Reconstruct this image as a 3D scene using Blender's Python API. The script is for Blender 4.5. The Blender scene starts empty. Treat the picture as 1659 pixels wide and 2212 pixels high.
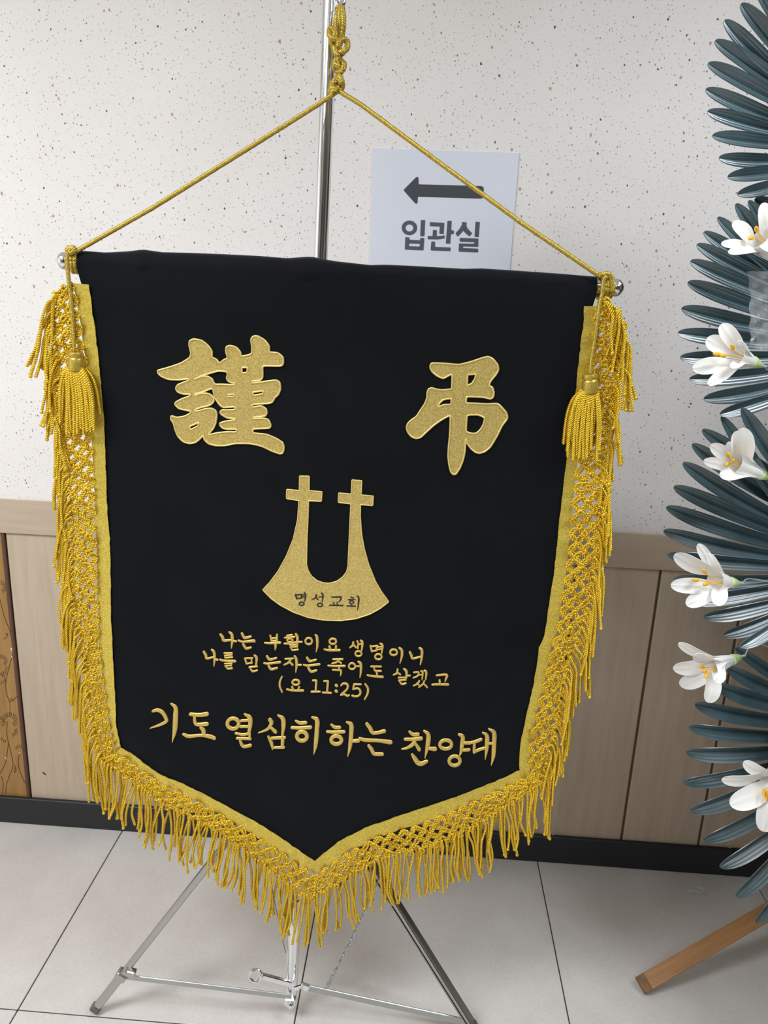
import bpy, math, random
import numpy as np
from mathutils import Vector, Matrix
from mathutils.geometry import delaunay_2d_cdt
S = bpy.context.scene
C = S.collection
R = random.Random(7)
PW, PH = 1659, 2212
# ------------------------------------------------------------------ camera
FOC, PITCH, YAW, ROLL = 1610.0, 0.26886, -0.04547, 0.04186
CAM = np.array([0.0, -1.811, 1.5])
cp, sp, cy, sy = math.cos(PITCH), math.sin(PITCH), math.cos(YAW), math.sin(YAW)
FWD = np.array([sy * cp, cy * cp, -sp])
r0 = np.array([cy, -sy, 0.0])
u0 = np.cross(r0, FWD)
RGT = math.cos(ROLL) * r0 + math.sin(ROLL) * u0
UPV = -math.sin(ROLL) * r0 + math.cos(ROLL) * u0
cd = bpy.data.cameras.new('camera')
cam = bpy.data.objects.new('camera', cd)
C.objects.link(cam)
cam.matrix_world = Matrix(((RGT[0], UPV[0], -FWD[0], CAM[0]), (RGT[1], UPV[1], -FWD[1], CAM[1]),
                           (RGT[2], UPV[2], -FWD[2], CAM[2]), (0, 0, 0, 1)))
cd.sensor_fit = 'VERTICAL'
cd.sensor_height = 36.0
cd.lens = FOC / PH * 36.0
cd.clip_start = 0.05
S.camera = cam
# ------------------------------------------------------------------ world, lamps, exposure
S.view_settings.view_transform = 'Standard'
S.view_settings.look = 'None'
S.view_settings.gamma = 1.0
S.view_settings.exposure = 0.0
S.view_settings.use_curve_mapping = False
wd = bpy.data.worlds.new('world')
S.world = wd
wd.use_nodes = True
wd.node_tree.nodes['Background'].inputs[0].default_value = (0.8, 0.88, 1.0, 1)
wd.node_tree.nodes['Background'].inputs[1].default_value = 0.15


def lamp(name, loc, sx, sy_, power, col, aim=None):
    l = bpy.data.lights.new(name, 'AREA')
    l.shape = 'RECTANGLE'
    l.size, l.size_y, l.energy, l.color = sx, sy_, power, col
    o = bpy.data.objects.new(name, l)
    C.objects.link(o)
    o.location = loc
    if aim:
        o.rotation_euler = (Vector(aim) - Vector(loc)).to_track_quat('-Z', 'Y').to_euler()
    return o


lamp('ceiling_lamp', (-1.35, -1.75, 2.57), 1.2, 0.6, 54, (0.935, 0.972, 1.0))
lamp('ceiling_lamp', (-1.0, -3.5, 2.57), 1.2, 0.6, 22, (0.935, 0.972, 1.0))
lamp('ceiling_lamp', (1.25, -1.25, 2.57), 0.8, 0.5, 25, (0.90, 0.96, 1.0))
lamp('ceiling_lamp', (1.25, -2.5, 2.57), 1.2, 0.6, 11, (0.90, 0.96, 1.0))
S.cycles.max_bounces = 10
S.cycles.diffuse_bounces = 5
S.cycles.sample_clamp_indirect = 4.0


# ------------------------------------------------------------------ pixel rays to points on real planes
def ray(px, py):
    return ((px - PW / 2) / FOC) * RGT - ((py - PH / 2) / FOC) * UPV + FWD


def at(px, py, Y):
    d = ray(px, py)
    return CAM + d * ((Y - CAM[1]) / d[1])


def at_floor(px, py, z=0.0):
    d = ray(px, py)
    return CAM + d * ((z - CAM[2]) / d[2])


# the banner hangs in a plane that leans back a little towards the stand's pole
BP0 = np.array([0.0, -0.635, 1.45])
BN = np.array([0.0, -1.0, 0.0]) + np.array([0, 0, 1]) * (-0.055)
BN = BN / np.linalg.norm(BN)          # points at the viewer
CREASES = [([(262, 715), (300, 800), (330, 885), (348, 930)], 1.5, 5), ([(372, 1020), (385, 1120), (392, 1200), (396, 1270)], 1.2, 5),
           ([(1168, 1150), (1130, 1250), (1080, 1330)], 2.0, 22), ([(1160, 1430), (1110, 1520), (1060, 1570)], 2.4, 18),
           ([(1130, 1560), (1060, 1660), (980, 1700)], 2.0, 20), ([(255, 1330), (330, 1430), (420, 1480)], 1.8, 24),
           ([(262, 1560), (380, 1650), (520, 1740)], 2.0, 24), ([(640, 1720), (760, 1670), (900, 1650)], 1.5, 20)]


def rod_y(px):
    return 566 + (px - 150) * (620 - 566) / (1310 - 150)


def wave(px, py):
    w = 2.2 * math.sin(px * 0.0085 + 0.6) * math.sin((py - 500) * 0.0014) + 1.2 * math.sin(py * 0.009 + px * 0.006)
    for pts, h, s in CREASES:
        best = 1e9
        for (x0, y0), (x1, y1) in zip(pts, pts[1:]):
            dx, dy = x1 - x0, y1 - y0
            t = max(0, min(1, ((px - x0) * dx + (py - y0) * dy) / (dx * dx + dy * dy)))
            best = min(best, (px - x0 - t * dx) ** 2 + (py - y0 - t * dy) ** 2)
        if best < 9 * s * s:
            w += 1.7 * h * math.exp(-best / (s * s))
    d = max(0.0, py - rod_y(px))
    w += 19.5 * math.exp(-(d / 150.0) ** 2)
    return w * 0.001


def bp(px, py, off=0.0, wv=True):
    d = ray(px, py)
    p = CAM + d * (np.dot(BP0 - CAM, BN) / np.dot(d, BN))
    return p + BN * (off + (wave(px, py) if wv else 0.0))


MM = 0.001
# ------------------------------------------------------------------ materials
MATS = {}


def srgb(r, g, b):
    f = lambda c: (c / 255 / 12.92) if c / 255 <= 0.04045 else ((c / 255 + 0.055) / 1.055) ** 2.4
    return (f(r), f(g), f(b), 1)


class N:
    def __init__(s, name):
        s.m = bpy.data.materials.new(name)
        s.m.use_nodes = True
        s.t = s.m.node_tree
        s.b = s.t.nodes['Principled BSDF']
        MATS[name] = s.m

    def n(s, typ, **k):
        x = s.t.nodes.new(typ)
        for a, v in k.items():
            if a.startswith('i_'):
                key = a[2:].replace('_', ' ')
                x.inputs[int(key) if key.isdigit() else key].default_value = v
            else:
                setattr(x, a, v)
        return x

    def l(s, a, b):
        s.t.links.new(a, b)

    def set(s, **k):
        for a, v in k.items():
            s.b.inputs[a.replace('_', ' ')].default_value = v
        return s

    def coord(s, scale=(1, 1, 1), kind='Object'):
        tc = s.n('ShaderNodeTexCoord')
        mp = s.n('ShaderNodeMapping')
        mp.inputs['Scale'].default_value = scale
        s.l(tc.outputs[kind], mp.inputs[0])
        return mp.outputs[0]

    def noise(s, vec, scale, detail=2, rough=0.5):
        x = s.n('ShaderNodeTexNoise')
        x.inputs['Scale'].default_value = scale
        x.inputs['Detail'].default_value = detail
        x.inputs['Roughness'].default_value = rough
        s.l(vec, x.inputs['Vector'])
        return x.outputs['Fac']

    def ramp(s, fac, stops):
        x = s.n('ShaderNodeValToRGB')
        e = x.color_ramp.elements
        while len(e) < len(stops):
            e.new(0.5)
        for k, (p, c) in enumerate(stops):
            e[k].position = p
            e[k].color = c if len(c) == 4 else (*c, 1)
        s.l(fac, x.inputs[0])
        return x.outputs[0]

    def bump(s, h, strength, dist):
        x = s.n('ShaderNodeBump')
        x.inputs['Strength'].default_value = strength
        x.inputs['Distance'].default_value = dist
        s.l(h, x.inputs['Height'])
        s.l(x.outputs[0], s.b.inputs['Normal'])

    def mixc(s, fac, a, b, mode='MIX'):
        x = s.n('ShaderNodeMix', data_type='RGBA', blend_type=mode)
        for v, i in ((fac, 0), (a, 6), (b, 7)):
            if hasattr(v, 'is_output'):
                s.l(v, x.inputs[i])
            else:
                x.inputs[i].default_value = v
        return x.outputs[2]

    def math(s, op, a, b=0.0):
        x = s.n('ShaderNodeMath', operation=op)
        for v, i in ((a, 0), (b, 1)):
            if hasattr(v, 'is_output'):
                s.l(v, x.inputs[i])
            else:
                x.inputs[i].default_value = v
        return x.outputs[0]


def wall_material():
    m = N('speckled_wallpaper').set(Roughness=0.6)
    v = m.coord()
    base = m.ramp(m.noise(v, 3, 3), [(0.3, srgb(234, 229, 226)), (0.7, srgb(240, 236, 234))])
    warp = m.n('ShaderNodeTexNoise')
    warp.inputs['Scale'].default_value = 260
    m.l(v, warp.inputs['Vector'])
    vm = m.n('ShaderNodeVectorMath', operation='MULTIPLY_ADD')
    m.l(warp.outputs['Color'], vm.inputs[0])
    vm.inputs[1].default_value = (0.004, 0.004, 0.004)
    m.l(v, vm.inputs[2])
    col = base
    # layers: cells per metre, largest radius (in cells), share of cells, colour a, colour b, strength
    for sc, rad, share, ca, cb, st, off in ((44, 0.09, 0.66, srgb(74, 66, 62), srgb(128, 108, 94), 0.9, 0), (31, 0.075, 0.42, srgb(50, 45, 44), srgb(70, 60, 56), 0.95, 5.3),
                                       (30, 0.10, 0.36, srgb(176, 128, 92), srgb(158, 98, 66), 0.75, 11.7), (95, 0.14, 0.75, srgb(118, 108, 104), srgb(160, 132, 114), 0.85, 3.1),
                                       (120, 0.16, 0.7, srgb(150, 142, 138), srgb(172, 150, 136), 0.75, 8.1)):
        mp = m.n('ShaderNodeMapping')
        mp.inputs['Location'].default_value = (off, off * 0.7, off * 0.3)
        mp.inputs['Scale'].default_value = (1.0, 1.0, 0.8)
        mp.inputs['Rotation'].default_value = (0, 0.35, 0)
        m.l(vm.outputs[0], mp.inputs[0])
        vo = m.n('ShaderNodeTexVoronoi', voronoi_dimensions='2D')
        sw = m.n('ShaderNodeSeparateXYZ')
        m.l(mp.outputs[0], sw.inputs[0])
        cw = m.n('ShaderNodeCombineXYZ')
        m.l(sw.outputs[0], cw.inputs[0])
        m.l(sw.outputs[2], cw.inputs[1])
        vo.inputs['Scale'].default_value = sc
        m.l(cw.outputs[0], vo.inputs['Vector'])
        sep = m.n('ShaderNodeSeparateColor')
        m.l(vo.outputs['Color'], sep.inputs[0])
        size = m.math('MULTIPLY', m.math('MULTIPLY', m.math('ADD', m.math('POWER', sep.outputs[0], 3.0), 0.25), rad), 0.9)
        keep = m.math('LESS_THAN', sep.outputs[1], share)
        ins = m.math('SUBTRACT', 1.0, m.math('DIVIDE', vo.outputs['Distance'], size))
        mask = m.math('MULTIPLY', m.math('MULTIPLY', m.math('MINIMUM', m.math('MAXIMUM', m.math('MULTIPLY', ins, 3.0), 0.0), 1.0), keep), st)
        col = m.mixc(mask, col, m.mixc(sep.outputs[2], ca, cb))
    m.l(col, m.b.inputs['Base Color'])
    m.bump(m.noise(v, 420, 3), 0.25, 0.0006)


def wood(name, a, b, scale, rough=0.45, bumpd=0.0004):
    m = N(name).set(Roughness=rough)
    v = m.coord(scale)
    oi = m.n('ShaderNodeObjectInfo')
    vm = m.n('ShaderNodeVectorMath', operation='ADD')
    cx = m.n('ShaderNodeCombineXYZ')
    for k in range(3):
        m.l(m.math('MULTIPLY', oi.outputs['Random'], 37.0), cx.inputs[k])
    m.l(v, vm.inputs[0])
    m.l(cx.outputs[0], vm.inputs[1])
    g = m.noise(vm.outputs[0], 6, 6, 0.62)
    m.l(m.ramp(g, [(0.28, a), (0.72, b)]), m.b.inputs['Base Color'])
    m.bump(g, 0.3, bumpd)


def plain(name, col, **k):
    m = N(name)
    m.b.inputs['Base Color'].default_value = col
    m.set(**k)
    return m


def yarn(name, ca, cb, metal, rough, scale, bs=0.6):
    m = N(name).set(Metallic=metal, Roughness=rough)
    v = m.coord()
    vo = m.n('ShaderNodeTexVoronoi')
    vo.inputs['Scale'].default_value = scale
    m.l(v, vo.inputs['Vector'])
    sep = m.n('ShaderNodeSeparateColor')
    m.l(vo.outputs['Color'], sep.inputs[0])
    m.l(m.mixc(sep.outputs[0], ca, cb), m.b.inputs['Base Color'])
    m.bump(sep.outputs[1], bs, 0.0012)
    return m


wall_material()
wood('ash_laminate', srgb(184, 165, 142), srgb(202, 185, 164), (9, 9, 0.6))
wood('ash_laminate_rail', srgb(182, 163, 140), srgb(198, 180, 158), (0.6, 9, 9))
wood('honey_wood', srgb(150, 110, 58), srgb(176, 136, 76), (7, 7, 0.8))
wood('stand_wood', srgb(138, 98, 58), srgb(172, 126, 80), (1.2, 14, 14), 0.55)
wood('worn_wood', srgb(92, 64, 40), srgb(142, 102, 64), (8, 8, 8), 0.7)
plain('groove_brown', srgb(120, 96, 74), Roughness=0.7)
plain('edge_brown', srgb(92, 62, 48), Roughness=0.55)
plain('carved_line', srgb(84, 56, 30), Roughness=0.8)
plain('chip', srgb(222, 205, 180), Roughness=0.8)
m = plain('baseboard_black', srgb(34, 34, 38), Roughness=0.5)
m = N('floor_tile').set(Roughness=0.32)
v = m.coord(kind='Generated')
m.l(v, m.b.inputs['Normal']) if False else None
vg = m.coord()
g1 = m.noise(vg, 5, 5, 0.6)
g2 = m.noise(vg, 120, 3, 0.7)
m.l(m.mixc(0.22, m.ramp(g1, [(0.3, srgb(198, 193, 189)), (0.7, srgb(214, 210, 207))]), m.ramp(g2, [(0.35, srgb(190, 184, 180)), (0.65, srgb(222, 218, 215))])), m.b.inputs['Base Color'])
plain('grout', srgb(58, 52, 48), Roughness=0.9)
plain('white_paint', srgb(236, 234, 230), Roughness=0.8)
plain('taupe_paint', srgb(118, 108, 98), Roughness=0.7)
plain('reflection_dark', srgb(34, 30, 28), Roughness=0.6)  # near-black for the added slabs that the chrome mirrors
plain('sign_white', srgb(222, 226, 238), Roughness=0.35)
plain('sign_grey', srgb(84, 87, 98), Roughness=0.4)
plain('sign_dark', srgb(66, 69, 76), Roughness=0.4)
m = plain('chrome', (0.82, 0.83, 0.85, 1), Metallic=1.0, Roughness=0.12)
m = plain('steel', (0.47, 0.46, 0.44, 1), Metallic=1.0, Roughness=0.28)
m = plain('zinc', (0.55, 0.57, 0.57, 1), Metallic=1.0, Roughness=0.35)
plain('dark_steel', (0.16, 0.155, 0.15, 1), Metallic=0.7, Roughness=0.4)
m = N('velvet').set(Roughness=0.85, Sheen_Weight=0.28, Sheen_Roughness=0.35)
m.b.inputs['Sheen Tint'].default_value = (0.55, 0.62, 0.85, 1)
m.b.inputs['Specular IOR Level'].default_value = 0.15
v = m.coord()
m.l(m.ramp(m.noise(v, 9, 4), [(0.3, (0.0022, 0.0026, 0.0036, 1)), (0.7, (0.0038, 0.0044, 0.0064, 1))]), m.b.inputs['Base Color'])
yarn('gold_cord', srgb(242, 208, 66), srgb(214, 174, 40), 0.6, 0.3, 900, 0.35)
yarn('gold_braid', srgb(222, 196, 92), srgb(168, 138, 46), 0.6, 0.34, 1200, 0.9)
yarn('gold_ribbon', srgb(246, 224, 108), srgb(200, 172, 56), 0.55, 0.36, 900, 0.9)
yarn('gold_embroidery', srgb(244, 222, 142), srgb(190, 160, 74), 0.5, 0.34, 1050, 1.0)
yarn('gold_satin', srgb(242, 220, 150), srgb(226, 198, 112), 0.45, 0.36, 900, 0.3)
yarn('gold_stitch', srgb(230, 200, 116), srgb(206, 172, 82), 0.5, 0.38, 900, 0.35)
plain('black_thread', srgb(42, 34, 26), Roughness=0.7)
m = N('palm_leaf').set(Roughness=0.34, Coat_Weight=0.6, Coat_Roughness=0.26)
m.b.inputs['Specular IOR Level'].default_value = 1.0
v = m.coord()
m.l(m.ramp(m.noise(v, 14, 2), [(0.3, srgb(52, 74, 80)), (0.7, srgb(72, 98, 106))]), m.b.inputs['Base Color'])
m = N('petal_white').set(Roughness=0.45, Subsurface_Weight=0.3)
m.b.inputs['Subsurface Radius'].default_value = (0.01, 0.01, 0.008)
m.b.inputs['Base Color'].default_value = srgb(254, 253, 249)
plain('petal_green', srgb(206, 230, 158), Roughness=0.5)
plain('stamen', srgb(250, 190, 40), Roughness=0.6)
plain('wire_green', srgb(60, 90, 66), Roughness=0.5)
plain('wire_sleeve', srgb(200, 196, 194), Roughness=0.5)
plain('wreath_shade_core', srgb(24, 34, 32), Roughness=0.8)
m = plain('scrap_film', (0.9, 0.9, 0.9, 1), Roughness=0.15, Alpha=0.38)
m.b.inputs['Specular IOR Level'].default_value = 1.0
m = plain('clear_film', (0.92, 0.94, 0.97, 1), Roughness=0.1, Alpha=0.13)
m.b.inputs['Specular IOR Level'].default_value = 1.0


# ------------------------------------------------------------------ mesh helpers
class MB:
    def __init__(s):
        s.v, s.f, s.k = [], [], 0

    def add(s, V, F):
        V = np.asarray(V, float).reshape(-1, 3)
        s.v.append(V)
        for f in F:
            s.f.append(tuple(int(i) + s.k for i in f))
        s.k += len(V)
        return s

    def box(s, lo, hi, bev=0.0, ax=None, o=None):
        lo, hi = np.array(lo, float), np.array(hi, float)
        if bev <= 0:
            V = [(x, y, z) for x in (lo[0], hi[0]) for y in (lo[1], hi[1]) for z in (lo[2], hi[2])]
            F = [(0, 1, 3, 2), (4, 6, 7, 5), (0, 4, 5, 1), (2, 3, 7, 6), (0, 2, 6, 4), (1, 5, 7, 3)]
        else:
            V, idx = [], {}
            for a in (0, 1):
                for b in (0, 1):
                    for c in (0, 1):
                        co = [(lo, hi)[t][k] for k, t in enumerate((a, b, c))]
                        for k in range(3):
                            q = [co[j] + (bev if (a, b, c)[j] == 0 else -bev) for j in range(3)]
                            q[k] = co[k]
                            idx[(a, b, c, k)] = len(V)
                            V.append(q)
            F = []
            for k in range(3):
                i, j = (k + 1) % 3, (k + 2) % 3
                for t in (0, 1):
                    q = []
                    for p in ((0, 0), (1, 0), (1, 1), (0, 1)):
                        c = [0, 0, 0]
                        c[k], c[i], c[j] = t, p[0], p[1]
                        q.append(idx[(*c, k)])
                    F.append(q if t else q[::-1])
            for k in range(3):
                i, j = (k + 1) % 3, (k + 2) % 3
                for a in (0, 1):
                    for b in (0, 1):
                        c0, c1 = [0, 0, 0], [0, 0, 0]
                        c0[i] = c1[i] = a
                        c0[j] = c1[j] = b
                        c1[k] = 1
                        q = [idx[(*c0, i)], idx[(*c1, i)], idx[(*c1, j)], idx[(*c0, j)]]
                        F.append(q if a != b else q[::-1])
            for a in (0, 1):
                for b in (0, 1):
                    for c in (0, 1):
                        q = [idx[(a, b, c, k)] for k in range(3)]
                        F.append(q if (a + b + c) % 2 else q[::-1])
        V = np.array(V)
        if ax is not None:
            V = np.array(o) + V @ np.array(ax)
        return s.add(V, F)

    def bar(s, a, b, w, t, up=(0, 0, 1), bev=0.0):
        a, b = np.array(a, float), np.array(b, float)
        d = b - a
        L = np.linalg.norm(d)
        d /= L
        n = np.cross(d, up)
        n /= np.linalg.norm(n)
        u = np.cross(n, d)
        return s.box((0, -w / 2, -t / 2), (L, w / 2, t / 2), bev, np.array([d, n, u]), a)

    def tube(s, P, r, n=10, cap=True, phase=0.0):
        P = np.asarray(P, float)
        K = len(P)
        rr = np.full(K, r, float) if np.isscalar(r) else np.asarray(r, float)
        T, A, B = frames(P)
        ang = np.arange(n) * 2 * math.pi / n + phase
        V = P[:, None, :] + rr[:, None, None] * (np.cos(ang)[None, :, None] * A[:, None, :] + np.sin(ang)[None, :, None] * B[:, None, :])
        F = [(i * n + j, i * n + (j + 1) % n, (i + 1) * n + (j + 1) % n, (i + 1) * n + j) for i in range(K - 1) for j in range(n)]
        V = V.reshape(-1, 3)
        if cap:
            F.append(tuple(range(n))[::-1])
            F.append(tuple(range((K - 1) * n, K * n)))
        return s.add(V, F)

    def rope(s, P, r, pitch, plies=2, n=5, per=6, phase=0.0):
        P = np.asarray(P, float)
        P = resample(P, max(6, int(length(P) / pitch * per)))
        T, A, B = frames(P)
        d = np.concatenate([[0], np.cumsum(np.linalg.norm(np.diff(P, axis=0), axis=1))])
        tap = np.ones(len(P))
        tap[0] = tap[-1] = 0.55
        for k in range(plies):
            a = d / pitch * 2 * math.pi + phase + 2 * math.pi * k / plies
            Q = P + (r * 0.56) * (np.cos(a)[:, None] * A + np.sin(a)[:, None] * B)
            s.tube(Q, r * 0.54 * tap, n)
        return s

    def sphere(s, c, r, nu=16, nv=10, sc=(1, 1, 1)):
        V = [(0, 0, 1)]
        for i in range(1, nv):
            t = math.pi * i / nv
            V += [(math.sin(t) * math.cos(2 * math.pi * j / nu), math.sin(t) * math.sin(2 * math.pi * j / nu), math.cos(t)) for j in range(nu)]
        V.append((0, 0, -1))
        F = [(0, 1 + j, 1 + (j + 1) % nu) for j in range(nu)]
        for i in range(nv - 2):
            F += [(1 + i * nu + j, 1 + (i + 1) * nu + j, 1 + (i + 1) * nu + (j + 1) % nu, 1 + i * nu + (j + 1) % nu) for j in range(nu)]
        e = len(V) - 1
        F += [(e, e - nu + (j + 1) % nu, e - nu + j) for j in range(nu)]
        return s.add(np.array(V) * r * np.array(sc) + np.array(c), F)

    def lathe(s, a, d, prof, n=20):
        a, d = np.array(a, float), np.array(d, float)
        d /= np.linalg.norm(d)
        P = np.array([a + d * p[0] for p in prof])
        u = np.cross(d, (0, 0, 1.0)) if abs(d[2]) < 0.9 else np.cross(d, (1.0, 0, 0))
        u /= np.linalg.norm(u)
        w = np.cross(d, u)
        ang = np.arange(n) * 2 * math.pi / n
        V = [P[i] + prof[i][1] * (math.cos(t) * u + math.sin(t) * w) for i in range(len(prof)) for t in ang]
        K = len(prof)
        F = [(i * n + j, i * n + (j + 1) % n, (i + 1) * n + (j + 1) % n, (i + 1) * n + j) for i in range(K - 1) for j in range(n)]
        F += [tuple(range(n))[::-1], tuple(range((K - 1) * n, K * n))]
        return s.add(V, F)

    def shell(s, G, th, back=None):
        """a closed sheet of thickness th from a grid of points G[n][m]; the thickness goes behind"""
        G = np.asarray(G, float)
        n, m = G.shape[:2]
        du = np.gradient(G, axis=0)
        dv = np.gradient(G, axis=1)
        nn = np.cross(du, dv)
        nn /= np.maximum(np.linalg.norm(nn, axis=2, keepdims=True), 1e-9)
        if back is not None:
            sg = np.sign((nn @ np.array(back)).mean())
            nn = nn * (sg if sg else 1)
        V = np.concatenate([G.reshape(-1, 3), (G + nn * th).reshape(-1, 3)])
        o = n * m
        F = []
        for i in range(n - 1):
            for j in range(m - 1):
                a = i * m + j
                F.append((a, a + 1, a + m + 1, a + m))
                F.append((o + a, o + a + m, o + a + m + 1, o + a + 1))
        for i in range(n - 1):
            a, b = i * m, (i + 1) * m
            F.append((a, b, o + b, o + a))
            a, b = i * m + m - 1, (i + 1) * m + m - 1
            F.append((b, a, o + a, o + b))
        for j in range(m - 1):
            F.append((j + 1, j, o + j, o + j + 1))
            a = (n - 1) * m + j
            F.append((a, a + 1, o + a + 1, o + a))
        return s.add(V, F)

    def mesh(s, name, mat, org=(0, 0, 0), smooth=True, ang=None):
        me = bpy.data.meshes.new(name)
        V = np.concatenate(s.v) - np.array(org)
        me.from_pydata(V.tolist(), [], s.f)
        me.materials.append(MATS[mat])
        if smooth:
            me.polygons.foreach_set('use_smooth', [True] * len(me.polygons))
            if ang is not None:
                me.set_sharp_from_angle(angle=math.radians(ang))
        me.update()
        return me

    def build(s, name, mat, parent=None, smooth=True, ang=40, fixn=False):
        org = root_loc(parent) if parent else (0, 0, 0)
        me = s.mesh(name, mat, org, smooth, ang)
        if fixn:
            import bmesh
            b = bmesh.new()
            b.from_mesh(me)
            bmesh.ops.recalc_face_normals(b, faces=b.faces)
            b.to_mesh(me)
            b.free()
        return link(name, me, parent)


def root_loc(o):
    while o.parent:
        o = o.parent
    return tuple(o.location) if o.type == 'EMPTY' else tuple(o.location)


def link(name, data, parent=None):
    o = bpy.data.objects.new(name, data)
    C.objects.link(o)
    if parent:
        o.parent = parent
    return o


def thing(name, loc, label, cat):
    o = bpy.data.objects.new(name, None)
    C.objects.link(o)
    o.location = [float(x) for x in loc]
    o.empty_display_size = 0.05
    o['label'], o['category'] = label, cat
    return o


def struct(o, label=None):
    o['kind'] = 'structure'
    if label:
        o['label'] = label
    return o


def length(P):
    return float(np.linalg.norm(np.diff(np.asarray(P, float), axis=0), axis=1).sum())


def resample(P, n):
    P = np.asarray(P, float)
    d = np.concatenate([[0], np.cumsum(np.linalg.norm(np.diff(P, axis=0), axis=1))])
    t = np.linspace(0, d[-1], n)
    return np.stack([np.interp(t, d, P[:, k]) for k in range(P.shape[1])], 1)


def spline(P, per=8):
    P = np.asarray(P, float)
    if len(P) < 3:
        return resample(P, per + 1)
    Q = np.concatenate([[2 * P[0] - P[1]], P, [2 * P[-1] - P[-2]]])
    out = []
    for i in range(1, len(Q) - 2):
        a, b, c, d = Q[i - 1], Q[i], Q[i + 1], Q[i + 2]
        for k in range(per):
            t = k / per
            out.append(0.5 * ((2 * b) + (-a + c) * t + (2 * a - 5 * b + 4 * c - d) * t * t + (-a + 3 * b - 3 * c + d) * t ** 3))
    out.append(P[-1])
    return np.array(out)


def frames(P):
    T = np.gradient(P, axis=0)
    T /= np.maximum(np.linalg.norm(T, axis=1, keepdims=True), 1e-12)
    a = np.cross(T[0], (0, 0, 1.0))
    if np.linalg.norm(a) < 1e-3:
        a = np.cross(T[0], (1.0, 0, 0))
    A = np.zeros_like(P)
    a /= np.linalg.norm(a)
    A[0] = a
    for i in range(1, len(P)):
        a = a - T[i] * np.dot(a, T[i])
        a /= max(np.linalg.norm(a), 1e-12)
        A[i] = a
    return T, A, np.cross(T, A)


def inside(px, py, rings):
    c = False
    for r in rings:
        j = len(r) - 1
        for i in range(len(r)):
            if (r[i][1] > py) != (r[j][1] > py) and px < (r[j][0] - r[i][0]) * (py - r[i][1]) / (r[j][1] - r[i][1]) + r[i][0]:
                c = not c
            j = i
    return c


def fill(rings, step, fn, th, mb, edge=None):
    """triangulate an outline with holes on a fine grid; fn maps (px, py) to (front, normal)"""
    rings = [resample(np.array(list(r) + [r[0]], float), max(4, int(length(list(r) + [r[0]]) / (edge or step))) + 1)[:-1] for r in rings]
    V, E = [], []
    for r in rings:
        k = len(V)
        V += [tuple(p) for p in r]
        E += [(k + i, k + (i + 1) % len(r)) for i in range(len(r))]
    allp = np.concatenate(rings)
    lo, hi = allp.min(0), allp.max(0)
    y, row = lo[1] + step / 2, 0
    while y < hi[1]:
        x = lo[0] + (step / 2 if row % 2 else step)
        while x < hi[0]:
            if inside(x, y, rings) and ((allp - (x, y)) ** 2).sum(1).min() > (0.45 * step) ** 2:
                V.append((x, y))
            x += step
        y += step * 0.87
        row += 1
    r = delaunay_2d_cdt([Vector(p) for p in V], E, [], 0, 1e-4)
    W = [(p[0], p[1]) for p in r[0]]
    T = [t for t in r[2] if inside(sum(W[i][0] for i in t) / len(t), sum(W[i][1] for i in t) / len(t), rings)]
    n = len(W)
    FR = [fn(x, y) for x, y in W]
    P = [p for p, q in FR] + [p - q * th for p, q in FR]
    d = np.dot(np.cross(P[T[0][1]] - P[T[0][0]], P[T[0][2]] - P[T[0][0]]), FR[T[0][0]][1])
    T = [tuple(t) if d > 0 else tuple(t)[::-1] for t in T]
    F = T + [tuple(i + n for i in t)[::-1] for t in T]
    ec = {}
    for t in T:
        for i in range(len(t)):
            e = (t[i], t[(i + 1) % len(t)])
            ec[e] = 1
    for (a, b) in ec:
        if (b, a) not in ec:
            F.append((b, a, a + n, b + n))
    mb.add(P, F)
    return rings


def parse(s, org, sc):
    return [(org[0] + a / sc, org[1] + b / sc, w / sc) for a, b, w in (map(float, q.split(',')) for q in s.split())]


def stroke(mb, P, fn, h, flat=False):
    """one satin-stitch stroke: a domed ribbon with round ends; P holds x, y, width"""
    P = spline(np.array(P, float), 6)
    P = resample(P, max(6, int(length(P[:, :2]) / 1.6)))
    xy, w = P[:, :2], P[:, 2]
    T = np.gradient(xy, axis=0)
    T /= np.maximum(np.linalg.norm(T, axis=1, keepdims=True), 1e-9)
    rows = [(xy[0] - T[0] * w[0] * 0.5 * c, T[0], w[0] * math.sqrt(max(0.02, 1 - c * c))) for c in (1.0, 0.85, 0.5)]
    rows += [(xy[i], T[i], w[i]) for i in range(len(P))]
    rows += [(xy[-1] + T[-1] * w[-1] * 0.5 * c, T[-1], w[-1] * math.sqrt(max(0.02, 1 - c * c))) for c in (0.5, 0.85, 1.0)]
    G = []
    for c, t, ww in rows:
        nrm = np.array([-t[1], t[0]])
        line = []
        for q, z in ((-0.5, -0.4), (-0.46, 0.45), (-0.25, 0.9), (0, 1.0), (0.25, 0.9), (0.46, 0.45), (0.5, -0.4)):
            p = c + nrm * q * ww
            f, n = fn(p[0], p[1])
            line.append(f + n * (h * z))
        G.append(line)
    G = np.array(G)
    n, m = G.shape[:2]
    mb.add(G.reshape(-1, 3), [(i * m + j, i * m + j + 1, (i + 1) * m + j + 1, (i + 1) * m + j) for i in range(n - 1) for j in range(m - 1)])


def ringstroke(mb, c, rx, ry, w, fn, h, org, sc):
    P = []
    for k in range(25):
        a = k / 24 * 2 * math.pi
        P.append((org[0] + (c[0] + rx * math.cos(a)) / sc, org[1] + (c[1] + ry * math.sin(a)) / sc, w / sc))
    stroke(mb, P, fn, h)


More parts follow.
